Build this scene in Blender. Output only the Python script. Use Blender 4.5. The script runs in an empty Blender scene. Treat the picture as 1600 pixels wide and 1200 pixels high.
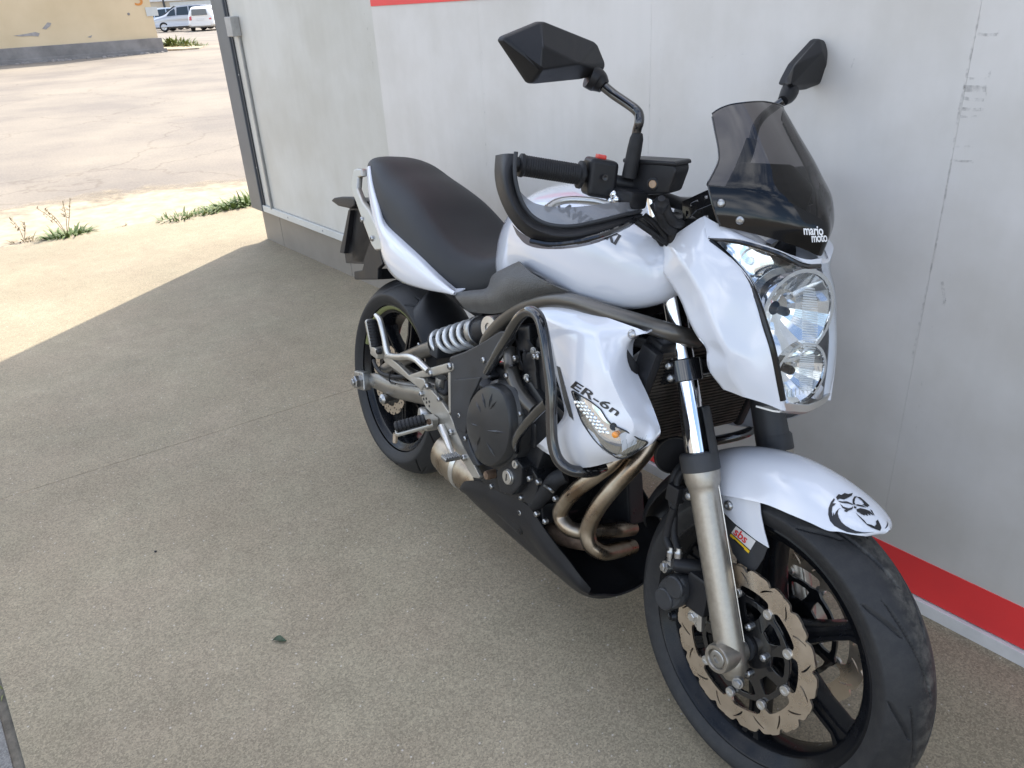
import bpy, bmesh, math, random
from mathutils import Vector, Matrix
from mathutils.bvhtree import BVHTree
random.seed(7)
R_ = math.radians
scene = bpy.context.scene
COL = scene.collection

# ------------------------------------------------------------------ camera
F_PX = 1222.996
CAM_H = 1.36756
CAM_ROT = (Matrix.Rotation(R_(52.495), 3, 'Z') @ Matrix.Rotation(R_(63.902), 3, 'X')
           @ Matrix.Rotation(R_(-3.396), 3, 'Z'))
CAM_POS = Vector((0, 0, CAM_H))
cam_data = bpy.data.cameras.new('camera')
cam_data.sensor_width = 36.0
cam_data.lens = 36.0 * F_PX / 1600.0
cam_data.clip_start = 0.05
cam_data.clip_end = 2000.0
cam = bpy.data.objects.new('camera', cam_data)
cam.matrix_world = Matrix.Translation(CAM_POS) @ CAM_ROT.to_4x4()
COL.objects.link(cam)
scene.camera = cam

# ------------------------------------------------------------------ sky, sun, exposure
SUN_DIR = Vector((-0.545, 0.838, 0)).normalized()       # horizontal direction towards the sun
SUN_EL = R_(50)
world = bpy.data.worlds.new('World')
scene.world = world
world.use_nodes = True
wn, wl = world.node_tree.nodes, world.node_tree.links
wn.clear()
w_out = wn.new('ShaderNodeOutputWorld')
w_bg = wn.new('ShaderNodeBackground')
sky = wn.new('ShaderNodeTexSky')
sky.sky_type = 'NISHITA'
sky.sun_disc = False
sky.sun_elevation = SUN_EL
sky.sun_rotation = math.atan2(SUN_DIR.x, SUN_DIR.y)
sky.dust_density = 2.0
w_tc = wn.new('ShaderNodeTexCoord')
w_map = wn.new('ShaderNodeMapping'); w_map.inputs['Scale'].default_value = (1.0, 1.0, 2.2)
w_noise = wn.new('ShaderNodeTexNoise')
w_noise.inputs['Scale'].default_value = 2.6; w_noise.inputs['Detail'].default_value = 7; w_noise.inputs['Roughness'].default_value = .58
w_ramp = wn.new('ShaderNodeValToRGB')
w_ramp.color_ramp.elements[0].position = .46; w_ramp.color_ramp.elements[0].color = (0, 0, 0, 1)
w_ramp.color_ramp.elements[1].position = .66; w_ramp.color_ramp.elements[1].color = (.85, .85, .85, 1)
w_mix = wn.new('ShaderNodeMixRGB'); w_mix.inputs['Color2'].default_value = (9.5, 9.6, 9.9, 1)
wl.new(w_tc.outputs['Generated'], w_map.inputs['Vector']); wl.new(w_map.outputs['Vector'], w_noise.inputs['Vector'])
wl.new(w_noise.outputs['Fac'], w_ramp.inputs['Fac']); wl.new(w_ramp.outputs['Color'], w_mix.inputs['Fac'])
wl.new(sky.outputs['Color'], w_mix.inputs['Color1']); wl.new(w_mix.outputs['Color'], w_bg.inputs['Color'])
w_bg.inputs['Strength'].default_value = 0.13
wl.new(w_bg.outputs['Background'], w_out.inputs['Surface'])

sun_data = bpy.data.lights.new('sun', 'SUN')
sun_data.energy = 2.6
sun_data.angle = R_(0.53)
sun_data.color = (1.0, 0.93, 0.82)
sun = bpy.data.objects.new('sun', sun_data)
to_sun = Vector((SUN_DIR.x * math.cos(SUN_EL), SUN_DIR.y * math.cos(SUN_EL), math.sin(SUN_EL)))
sun.rotation_euler = to_sun.to_track_quat('Z', 'Y').to_euler()
sun.location = (-6, 8, 12)
COL.objects.link(sun)

vs = scene.view_settings
vs.view_transform = 'Standard'; vs.look = 'None'; vs.gamma = 1.0; vs.use_curve_mapping = False
vs.exposure = 1.52

# ------------------------------------------------------------------ pixel -> place
BIKE_ROT = Matrix.Rotation(R_(-4.699), 3, 'Z') @ Matrix.Rotation(R_(-10.096), 3, 'X')
BIKE_LOC = Vector((-1.99053, 1.07152, 0.0))
def wray(u, v):
    return CAM_ROT @ Vector(((u - 800) / F_PX, -(v - 600) / F_PX, -1.0))
def WP(u, v, x=None, y=None, z=None):
    d = wray(u, v); c = CAM_POS
    for i, val in enumerate((x, y, z)):
        if val is not None:
            return c + d * ((val - c[i]) / d[i])
def WD(u, v, dist):
    d = wray(u, v); return CAM_POS + d * (dist / math.hypot(d.x, d.y))
CL = BIKE_ROT.transposed() @ (CAM_POS - BIKE_LOC)
def P(uv, y=None, x=None, z=None):
    """photo pixel + one known bike coordinate -> bike coordinates (x forward, y left, z up)"""
    d = BIKE_ROT.transposed() @ wray(uv[0], uv[1])
    for i, val in enumerate((x, y, z)):
        if val is not None:
            return CL + d * ((val - CL[i]) / d[i])
def zf(x0, y0, s): return lambda a, b: (x0 + a / s, y0 + b / s)
Z2 = zf(500, 220, 4); Z3 = zf(540, 440, 3.75); Z4 = zf(760, 20, 3); Z5 = zf(1000, 40, 1074 / 340)
Z6 = zf(1000, 340, 3); Z7 = zf(700, 440, 2.4); Z8 = zf(960, 640, 1157 / 540)
def PL(zz, pts, y=None):
    """list of (a,b) or (a,b,y) in an enlargement -> bike points"""
    return [P(zz(q[0], q[1]), y=(q[2] if len(q) > 2 else y)) for q in pts]

# ------------------------------------------------------------------ materials
def mat(name, col, rough=.5, metal=0., coat=0., var=0., vscale=20., bump=0., bscale=200., spec=.5, col2=None, coat_rough=.04, rvar=0., aniso=None):
    m = bpy.data.materials.new(name); m.use_nodes = True
    nt = m.node_tree; n, l = nt.nodes, nt.links
    b = n['Principled BSDF']
    b.inputs['Base Color'].default_value = (*col, 1)
    b.inputs['Roughness'].default_value = rough; b.inputs['Metallic'].default_value = metal
    b.inputs['Coat Weight'].default_value = coat; b.inputs['Coat Roughness'].default_value = coat_rough
    b.inputs['Specular IOR Level'].default_value = spec
    if var or bump or rvar or col2:
        tc = n.new('ShaderNodeTexCoord')
        if var or col2 or rvar:
            nz = n.new('ShaderNodeTexNoise'); nz.inputs['Scale'].default_value = vscale; nz.inputs['Detail'].default_value = 6; nz.inputs['Roughness'].default_value = .6
            l.new(tc.outputs['Object'], nz.inputs['Vector'])
            rp = n.new('ShaderNodeValToRGB')
            c2 = col2 or tuple(max(0, c * (1 - var)) for c in col)
            rp.color_ramp.elements[0].position = .32; rp.color_ramp.elements[0].color = (*c2, 1)
            rp.color_ramp.elements[1].position = .68; rp.color_ramp.elements[1].color = (*(col if col2 else tuple(c * (1 + var) for c in col)), 1)
            l.new(nz.outputs['Fac'], rp.inputs['Fac']); l.new(rp.outputs['Color'], b.inputs['Base Color'])
            if rvar:
                mr = n.new('ShaderNodeMapRange'); mr.inputs['From Min'].default_value = .3; mr.inputs['From Max'].default_value = .7
                mr.inputs['To Min'].default_value = max(0, rough - rvar); mr.inputs['To Max'].default_value = rough + rvar
                l.new(nz.outputs['Fac'], mr.inputs['Value']); l.new(mr.outputs['Result'], b.inputs['Roughness'])
        if bump:
            nb = n.new('ShaderNodeTexNoise'); nb.inputs['Scale'].default_value = bscale; nb.inputs['Detail'].default_value = 3
            bp = n.new('ShaderNodeBump'); bp.inputs['Strength'].default_value = bump; bp.inputs['Distance'].default_value = .002
            l.new(tc.outputs['Object'], nb.inputs['Vector']); l.new(nb.outputs['Fac'], bp.inputs['Height']); l.new(bp.outputs['Normal'], b.inputs['Normal'])
    return m
def glassy(name, tint, gloss_rough=.02, ior=1.5, floor=0.0):
    """thin sheet: tinted see-through with a Fresnel reflection"""
    m = bpy.data.materials.new(name); m.use_nodes = True
    n, l = m.node_tree.nodes, m.node_tree.links; n.clear()
    o = n.new('ShaderNodeOutputMaterial'); mx = n.new('ShaderNodeMixShader'); t = n.new('ShaderNodeBsdfTransparent'); g = n.new('ShaderNodeBsdfGlossy')
    lw = n.new('ShaderNodeLayerWeight'); lw.inputs['Blend'].default_value = .5
    pw = n.new('ShaderNodeMath'); pw.operation = 'POWER'; pw.inputs[1].default_value = 4.6; l.new(lw.outputs['Facing'], pw.inputs[0])
    fr = n.new('ShaderNodeMath'); fr.operation = 'MULTIPLY_ADD'; f0 = ((ior - 1) / (ior + 1)) ** 2; fr.inputs[1].default_value = 1 - f0; fr.inputs[2].default_value = f0; l.new(pw.outputs[0], fr.inputs[0])
    t.inputs['Color'].default_value = (*tint, 1); g.inputs['Roughness'].default_value = gloss_rough
    l.new(fr.outputs[0], mx.inputs['Fac']); l.new(t.outputs[0], mx.inputs[1]); l.new(g.outputs[0], mx.inputs[2]); l.new(mx.outputs[0], o.inputs['Surface'])
    return m
M = {}
M['white'] = mat('white_paint', (.64, .655, .695), .20, coat=1., var=.012, vscale=3)
M['tank'] = mat('pearl_white_paint', (.565, .59, .645), .18, coat=1., var=.015, vscale=3)
M['plastic'] = mat('black_plastic', (.015, .015, .0165), .42, var=.25, vscale=12, bump=.12, bscale=600, rvar=.08, spec=.28)
M['tplastic'] = mat('grained_grey_plastic', (.058, .058, .055), .44, var=.22, vscale=25, bump=1.0, bscale=330)
M['gplastic'] = mat('grey_black_cover_plastic', (.034, .035, .037), .44, var=.25, vscale=14, bump=.1, bscale=500, rvar=.1, spec=.35)
M['gloss'] = mat('gloss_black_paint', (.010, .010, .011), .12, coat=.8, rvar=.05, var=.1)
M['rubber'] = mat('black_rubber', (.015, .015, .016), .58, var=.25, vscale=40, bump=.25, bscale=300, spec=.3)
M['seat'] = mat('seat_vinyl', (.012, .0125, .014), .50, var=.12, vscale=8, bump=.35, bscale=700, spec=.36)
M['engine'] = mat('engine_black_paint', (.014, .0145, .016), .34, var=.3, vscale=18, bump=.15, bscale=260, rvar=.1, spec=.35)
M['cover'] = mat('satin_dark_cover', (.026, .026, .026), .34, var=.15, vscale=14, bump=.06, bscale=500, rvar=.06, spec=.4)
M['alu'] = mat('satin_aluminium', (.60, .585, .55), .34, metal=.9, var=.06, vscale=20, rvar=.08)
M['champ'] = mat('painted_silver_alloy', (.44, .42, .375), .38, metal=.75, var=.06, vscale=16, rvar=.08)
M['forklow'] = mat('fork_slider_alloy', (.36, .33, .285), .36, metal=.85, var=.10, vscale=90, rvar=.05, bump=.05, bscale=500)
M['chrome'] = mat('hard_chrome', (.80, .81, .83), .05, metal=1.)
M['steel'] = mat('zinc_steel', (.40, .40, .395), .34, metal=1., var=.15, vscale=60)
M['frame'] = mat('gunmetal_frame_paint', (.115, .107, .095), .34, metal=.7, var=.08, vscale=22, rvar=.06)
M['swing'] = mat('swingarm_paint', (.24, .225, .20), .32, metal=.75, var=.10, vscale=16, rvar=.06)
M['exhaust'] = mat('heat_tinted_steel', (.43, .37, .29), .30, metal=.95, vscale=13, rvar=.10, col2=(.20, .145, .10))
M['rusty'] = mat('rusted_collector', (.26, .18, .12), .6, metal=.5, vscale=40, col2=(.10, .06, .04))
M['disc'] = mat('brake_disc_steel', (.60, .52, .43), .30, metal=.95, var=.07, vscale=30, rvar=.08)
M['rim'] = mat('black_wheel_paint', (.006, .0065, .008), .24, var=.2, vscale=30, rvar=.06, spec=.24)
M['spring'] = mat('silver_spring_paint', (.62, .63, .63), .26, metal=.4)
M['smoke'] = glassy('smoked_acrylic', (.20, .185, .185), .015, 1.55)
M['smoke2'] = mat('smoked_deflector_plastic', (.15, .152, .16), .30); M['smoke2'].node_tree.nodes['Principled BSDF'].inputs['Alpha'].default_value = .88
M['lens'] = glassy('clear_lens', (.90, .915, .92), .01, 1.5)
M['amber'] = mat('amber_bulb', (.80, .28, .03), .2, coat=.6)
M['reflector'] = mat('mirror_reflector', (.93, .93, .92), .07, metal=.90)
M['flute'] = mat('fluted_clear_glass', (.80, .82, .82), .15, coat=.5); M['flute'].node_tree.nodes['Principled BSDF'].inputs['Alpha'].default_value = .5
M['screen_black'] = mat('black_screen_base', (.004, .004, .0045), .09, spec=.4)
M['red'] = mat('red_plastic', (.62, .03, .02), .3, coat=.4)
M['black_print'] = mat('black_print', (.010, .010, .012), .35)
M['white_print'] = mat('white_print', (.82, .82, .82), .4)
M['silver_print'] = mat('silver_print', (.5, .5, .5), .4)
M['sticker_grey'] = mat('sticker_pale', (.62, .60, .57), .4)
M['red_print'] = mat('red_print', (.62, .02, .02), .4)
M['yellow_print'] = mat('yellow_print', (.75, .48, .02), .4)
M['radiator'] = mat('radiator_core', (.055, .045, .036), .6, metal=.3, var=.3, vscale=30)
M['brass'] = mat('sight_glass_amber', (.24, .13, .05), .25, coat=.5)

# tyre rubber: dusty wear on the tread centre, UV.y runs across the tyre
def tyre_mat(name, wear):
    m = mat(name, (.021, .021, .022), .52, bump=.2, bscale=350, spec=.3)
    n, l = m.node_tree.nodes, m.node_tree.links; b = n['Principled BSDF']
    tc = n.new('ShaderNodeTexCoord'); uv = n.new('ShaderNodeUVMap'); sx = n.new('ShaderNodeSeparateXYZ')
    l.new(uv.outputs['UV'], sx.inputs['Vector'])
    ab = n.new('ShaderNodeMath'); ab.operation = 'ABSOLUTE'; l.new(sx.outputs['Y'], ab.inputs[0])
    nz = n.new('ShaderNodeTexNoise'); nz.inputs['Scale'].default_value = 55; nz.inputs['Detail'].default_value = 8; nz.inputs['Roughness'].default_value = .7
    l.new(tc.outputs['Object'], nz.inputs['Vector'])
    n2 = n.new('ShaderNodeTexNoise'); n2.inputs['Scale'].default_value = 7; n2.inputs['Detail'].default_value = 4
    l.new(tc.outputs['Object'], n2.inputs['Vector'])
    ad = n.new('ShaderNodeMath'); ad.operation = 'MULTIPLY_ADD'; ad.inputs[1].default_value = .35; l.new(n2.outputs['Fac'], ad.inputs[0]); l.new(ab.outputs[0], ad.inputs[2])
    mr = n.new('ShaderNodeMapRange'); mr.inputs['From Min'].default_value = .30; mr.inputs['From Max'].default_value = .62; mr.inputs['To Min'].default_value = 1; mr.inputs['To Max'].default_value = .12
    l.new(ad.outputs[0], mr.inputs['Value'])
    r1 = n.new('ShaderNodeMapRange'); r1.inputs['From Min'].default_value = .42; r1.inputs['From Max'].default_value = .66
    l.new(nz.outputs['Fac'], r1.inputs['Value'])
    mu = n.new('ShaderNodeMath'); mu.operation = 'MULTIPLY'; l.new(mr.outputs[0], mu.inputs[0]); l.new(r1.outputs[0], mu.inputs[1])
    m2 = n.new('ShaderNodeMath'); m2.operation = 'MULTIPLY'; m2.inputs[1].default_value = wear; l.new(mu.outputs[0], m2.inputs[0])
    mx = n.new('ShaderNodeMixRGB'); mx.inputs['Color1'].default_value = (.021, .021, .022, 1); mx.inputs['Color2'].default_value = (.16, .15, .13, 1)
    l.new(m2.outputs[0], mx.inputs['Fac']); l.new(mx.outputs['Color'], b.inputs['Base Color'])
    return m
M['tyre_front'] = tyre_mat('worn_front_tyre_rubber', .55)
M['tyre_rear'] = tyre_mat('worn_rear_tyre_rubber', .25)

# ------------------------------------------------------------------ geometry helpers
class Geo:
    def __init__(s): s.v = []; s.f = []; s.uv = None
    def add(s, verts, faces):
        o = len(s.v); s.v += [tuple(q) for q in verts]; s.f += [tuple(i + o for i in fc) for fc in faces]; return s
    def join(s, g): return s.add(g.v, g.f)
    def mirror(s):
        g = Geo(); g.v = [(x, -y, z) for x, y, z in s.v]; g.f = [tuple(reversed(fc)) for fc in s.f]; return g
    def move(s, mtx):
        s.v = [tuple(mtx @ Vector(q)) for q in s.v]; return s
def finish_mesh(name, g, sharp=40):
    me = bpy.data.meshes.new(name); me.from_pydata(g.v, [], g.f); me.validate()
    me.polygons.foreach_set('use_smooth', [True] * len(me.polygons))
    if sharp < 180: me.set_sharp_from_angle(angle=R_(sharp))
    return me
def obj(name, g, m, parent=None, sharp=40, fixn=True, label=None):
    me = g if isinstance(g, bpy.types.Mesh) else finish_mesh(name, g, 180)
    if fixn and not isinstance(g, bpy.types.Mesh):
        bm = bmesh.new(); bm.from_mesh(me); bmesh.ops.recalc_face_normals(bm, faces=bm.faces); bm.to_mesh(me); bm.free()
    if sharp < 180: me.set_sharp_from_angle(angle=R_(sharp))
    o = bpy.data.objects.new(name, me); COL.objects.link(o)
    if m: me.materials.append(M[m] if isinstance(m, str) else m)
    if parent: o.parent = parent
    if label: o['label'] = label
    if 6 < len(me.polygons) < 420 and sharp < 100:
        wm = o.modifiers.new('weighted_normal', 'WEIGHTED_NORMAL'); wm.keep_sharp = True; wm.weight = 80
    return o
def empty(name, loc=(0, 0, 0), rot=None):
    o = bpy.data.objects.new(name, None); COL.objects.link(o); o.location = loc; o.empty_display_size = .1
    if rot: o.rotation_euler = rot
    return o
def tag(o, label, cat=None, group=None, kind=None):
    if label: o['label'] = label
    if cat: o['category'] = cat
    if group: o['group'] = group
    if kind: o['kind'] = kind
    return o
def crom(p0, p1, p2, p3, t):
    return .5 * ((2 * p1) + (p2 - p0) * t + (2 * p0 - 5 * p1 + 4 * p2 - p3) * t * t + (3 * p1 - p0 - 3 * p2 + p3) * t ** 3)
def spline(pts, n, closed=False):
    """Catmull-Rom through pts, n samples per span"""
    pts = [Vector(q) for q in pts]; k = len(pts); out = []
    if k == 2 and not closed: return [pts[0].lerp(pts[1], i / n) for i in range(n + 1)]
    spans = k if closed else k - 1
    for i in range(spans):
        if closed: a, b, c, d = (pts[(i + j) % k] for j in (-1, 0, 1, 2))
        else:
            b, c = pts[i], pts[i + 1]; a = pts[i - 1] if i > 0 else 2 * b - c; d = pts[i + 2] if i + 2 < k else 2 * c - b
        out += [crom(a, b, c, d, t / n) for t in range(n)]
    if not closed: out.append(pts[-1])
    return out
def tube(pts, r, n=12, sub=6, cap=True, smooth=True, flat=1.0, closed=False):
    k0 = len(pts); pts = [Vector(q) for q in pts]
    path = spline(pts, sub, closed) if smooth and k0 > 2 else pts
    if isinstance(r, (int, float)): rr = [r] * len(path)
    else:
        rv = spline([(q, 0, 0) for q in r], sub) if smooth and k0 > 2 else [Vector((q, 0, 0)) for q in r]
        rr = [q.x for q in rv]
    g = Geo(); up = None; m = len(path)
    for i, c in enumerate(path):
        if closed: t = (path[(i + 1) % m] - path[i - 1]).normalized()
        else: t = (path[min(i + 1, m - 1)] - path[max(i - 1, 0)]).normalized()
        if up is None:
            up = Vector((0, 0, 1)) if abs(t.z) < .9 else Vector((1, 0, 0))
        up = (up - t * up.dot(t)).normalized(); sd = t.cross(up)
        g.v += [tuple(c + (math.cos(a) * sd * flat + math.sin(a) * up) * rr[i]) for a in (2 * math.pi * j / n for j in range(n))]
    for i in range(m - 1 + (1 if closed else 0)):
        for j in range(n):
            a, b = i * n, ((i + 1) % m) * n
            g.f.append((a + j, a + (j + 1) % n, b + (j + 1) % n, b + j))
    if cap and not closed:
        g.f.append(tuple(range(n - 1, -1, -1))); g.f.append(tuple((m - 1) * n + j for j in range(n)))
    return g
def frame_for(axis):
    a = Vector(axis).normalized(); u = Vector((0, 0, 1)) if abs(a.z) < .9 else Vector((1, 0, 0))
    u = (u - a * u.dot(a)).normalized(); return a, u, a.cross(u)
def lathe(c, axis, prof, n=28, closed=False, cap=True):
    """prof: (height along axis, radius)"""
    a, u, w = frame_for(axis); c = Vector(c); g = Geo(); k = len(prof)
    for h, r in prof:
        for j in range(n):
            t = 2 * math.pi * j / n
            g.v.append(tuple(c + a * h + (u * math.cos(t) + w * math.sin(t)) * max(r, 1e-5)))
    for i in range(k if closed else k - 1):
        p, q = i * n, ((i + 1) % k) * n
        for j in range(n): g.f.append((p + j, p + (j + 1) % n, q + (j + 1) % n, q + j))
    if not closed and cap:
        if prof[0][1] > 1e-4: g.f.append(tuple(range(n - 1, -1, -1)))
        if prof[-1][1] > 1e-4: g.f.append(tuple((k - 1) * n + j for j in range(n)))
    return g
def box(c, s, rot=None):
    c = Vector(c); h = Vector(s) / 2; v = []
    for x in (-1, 1):
        for y in (-1, 1):
            for z in (-1, 1):
                q = Vector((x * h.x, y * h.y, z * h.z)); v.append(tuple(c + (rot @ q if rot else q)))
    return Geo().add(v, [(0, 1, 3, 2), (4, 6, 7, 5), (0, 4, 5, 1), (2, 3, 7, 6), (0, 2, 6, 4), (1, 5, 7, 3)])
def bevel_geo(g, w, seg=2, ang=30):
    me = bpy.data.meshes.new('tmp'); me.from_pydata(g.v, [], g.f)
    bm = bmesh.new(); bm.from_mesh(me); bmesh.ops.remove_doubles(bm, verts=bm.verts, dist=1e-6); bmesh.ops.recalc_face_normals(bm, faces=bm.faces)
    es = [e for e in bm.edges if len(e.link_faces) == 2 and e.calc_face_angle(0) > R_(ang)]
    bmesh.ops.bevel(bm, geom=es, offset=w, segments=seg, affect='EDGES', profile=.5, clamp_overlap=True)
    out = Geo(); bm.verts.index_update(); out.v = [tuple(q.co) for q in bm.verts]; out.f = [tuple(x.index for x in fc.verts) for fc in bm.faces]
    bm.free(); bpy.data.meshes.remove(me); return out
def rbox(c, s, w=.004, rot=None, seg=2): return bevel_geo(box(c, s, rot), w, seg)
def slab(pts, d, w=0., seg=2):
    """closed outline extruded by vector d, edges rounded by w"""
    pts = [Vector(q) for q in pts]; d = Vector(d); n = len(pts); g = Geo()
    g.v = [tuple(q) for q in pts] + [tuple(q + d) for q in pts]
    g.f = [tuple(range(n)), tuple(range(2 * n - 1, n - 1, -1))] + [(i, i + n, (i + 1) % n + n, (i + 1) % n) for i in range(n)]
    return bevel_geo(g, w, seg) if w else g
def surf(rows, nu=5, nv=5, closed=False, th=0., linear=False):
    """smooth sheet through a grid of points; th = thickness laid on the back"""
    a = [spline(r, nu, closed) for r in rows]
    cols = [spline([a[i][j] for i in range(len(a))], nv) for j in range(len(a[0]))]
    nr, nc = len(cols[0]), len(cols); g = Geo()
    for i in range(nr):
        for j in range(nc): g.v.append(tuple(cols[j][i]))
    jm = nc if closed else nc - 1
    for i in range(nr - 1):
        for j in range(jm): g.f.append((i * nc + j, i * nc + (j + 1) % nc, (i + 1) * nc + (j + 1) % nc, (i + 1) * nc + j))
    if th:
        V = [Vector(q) for q in g.v]; N = [Vector() for _ in V]
        for fc in g.f:
            nn = (V[fc[1]] - V[fc[0]]).cross(V[fc[3]] - V[fc[0]]) + (V[fc[3]] - V[fc[2]]).cross(V[fc[1]] - V[fc[2]])
            for i in fc: N[i] += nn
        o = len(V); g.v += [tuple(V[i] - N[i].normalized() * th) for i in range(o)]
        fs = list(g.f); g.f += [tuple(i + o for i in reversed(fc)) for fc in fs]
        if not closed:
            ring = [j for j in range(nc)] + [i * nc + nc - 1 for i in range(1, nr)] + [(nr - 1) * nc + j for j in range(nc - 2, -1, -1)] + [i * nc for i in range(nr - 2, 0, -1)]
            for i in range(len(ring)):
                p, q = ring[i], ring[(i + 1) % len(ring)]; g.f.append((q, p, p + o, q + o))
    elif closed:
        g.f.append(tuple(range(nc - 1, -1, -1))); g.f.append(tuple((nr - 1) * nc + j for j in range(nc)))
    return g
def weld_sheet(sheets, th):
    """several sheets joined along their shared edges and given one thickness"""
    g = Geo()
    for q in sheets: g.join(q)
    me = bpy.data.meshes.new('tmp'); me.from_pydata(g.v, [], g.f); bm = bmesh.new(); bm.from_mesh(me)
    bmesh.ops.remove_doubles(bm, verts=bm.verts, dist=1e-5); bm.normal_update(); bm.verts.index_update()
    o = Geo(); k = len(bm.verts); o.v = [tuple(q.co) for q in bm.verts] + [tuple(q.co - q.normal * th) for q in bm.verts]
    for fc in bm.faces:
        i = [q.index for q in fc.verts]; o.f += [tuple(i), tuple(x + k for x in reversed(i))]
    for e in bm.edges:
        if len(e.link_loops) == 1:
            a, b = e.link_loops[0].vert.index, e.link_loops[0].link_loop_next.vert.index; o.f.append((b, a, a + k, b + k))
    bm.free(); bpy.data.meshes.remove(me); return o
def fill2d(loops, half=.002, bev=0.):
    """flat plate with holes: 2-D loops in XY, thickness +-half along Z"""
    cu = bpy.data.curves.new('tmp', 'CURVE'); cu.dimensions = '2D'; cu.fill_mode = 'BOTH'; cu.extrude = half; cu.bevel_depth = bev; cu.bevel_resolution = 1
    for lp in loops:
        sp = cu.splines.new('POLY'); sp.points.add(len(lp) - 1); sp.use_cyclic_u = True
        for i, q in enumerate(lp): sp.points[i].co = (q[0], q[1], 0, 1)
    o = bpy.data.objects.new('tmp', cu); COL.objects.link(o)
    dg = bpy.context.evaluated_depsgraph_get(); me = bpy.data.meshes.new_from_object(o.evaluated_get(dg))
    g = Geo(); g.v = [tuple(q.co) for q in me.vertices]; g.f = [tuple(p.vertices) for p in me.polygons]
    bpy.data.objects.remove(o); bpy.data.curves.remove(cu); bpy.data.meshes.remove(me); return g
def text2d(s, size=1., bold=0., shear=0., spacing=1.):
    cu = bpy.data.curves.new('tmp', 'FONT'); cu.body = s; cu.size = size; cu.offset = bold; cu.shear = shear; cu.space_character = spacing; cu.resolution_u = 3
    o = bpy.data.objects.new('tmp', cu); COL.objects.link(o)
    dg = bpy.context.evaluated_depsgraph_get(); me = bpy.data.meshes.new_from_object(o.evaluated_get(dg))
    g = Geo(); g.v = [tuple(q.co) for q in me.vertices]; g.f = [tuple(p.vertices) for p in me.polygons]
    bpy.data.objects.remove(o); bpy.data.curves.remove(cu); bpy.data.meshes.remove(me); return g
def bvh_of(*objs):
    V, Fc = [], []
    for o in objs:
        k = len(V); V += [q.co.copy() for q in o.data.vertices]; Fc += [tuple(i + k for i in p.vertices) for p in o.data.polygons]
    return BVHTree.FromPolygons(V, Fc)
def wrap_print(name, g2, to_px, target, m, parent, lift=.0009, grid=0):
    """lay flat printed shapes on a part: 2-D shape -> photo direction -> the part's surface"""
    tree = bvh_of(*(target if isinstance(target, (list, tuple)) else [target]))
    if grid:
        me = bpy.data.meshes.new('tmp'); me.from_pydata(g2.v, [], g2.f); bm = bmesh.new(); bm.from_mesh(me)
        bmesh.ops.triangulate(bm, faces=bm.faces); 
        for _ in range(grid): bmesh.ops.subdivide_edges(bm, edges=[e for e in bm.edges if e.calc_length() > .12], cuts=1)
        bmesh.ops.triangulate(bm, faces=bm.faces); bm.verts.index_update()
        g2 = Geo(); g2.v = [tuple(q.co) for q in bm.verts]; g2.f = [tuple(x.index for x in fc.verts) for fc in bm.faces]; bm.free(); bpy.data.meshes.remove(me)
    out = Geo(); bad = set()
    for i, q in enumerate(g2.v):
        u, v = to_px(q[0], q[1]); d = (BIKE_ROT.transposed() @ wray(u, v)).normalized()
        h = tree.ray_cast(CL, d)
        if h[0] is None: bad.add(i); out.v.append((0, 0, 0)); continue
        nn = h[1] if h[1].dot(d) < 0 else -h[1]
        out.v.append(tuple(h[0] + nn * lift))
    out.f = [fc for fc in g2.f if not any(i in bad for i in fc)]
    used = sorted({i for fc in out.f for i in fc}); mp = {a: b for b, a in enumerate(used)}
    out.v = [out.v[i] for i in used]; out.f = [tuple(mp[i] for i in fc) for fc in out.f]
    return obj(name, out, m, parent, fixn=False, sharp=180)
def bolt(name, c, axis, r, parent, m='steel', h=None, hexhead=False):
    """button head with a socket, or a hexagon head"""
    h = h or r * .55; a, u, w = frame_for(axis); c = Vector(c)
    if hexhead:
        g = lathe(c, axis, [(-r, r * 1.35), (h * .25, r * 1.35), (h * .3, r * 1.2)], 18)
        g.join(lathe(c, axis, [(0, r), (h * 1.2, r), (h * 1.5, r * .8)], 6))
    else:
        g = lathe(c, axis, [(-r, r), (h * .25, r), (h * .75, r * .82), (h, r * .5), (h, r * .46), (h * .35, r * .42), (h * .35, 0)], 16)
    return obj(name, g, m, parent, sharp=35)
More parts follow.
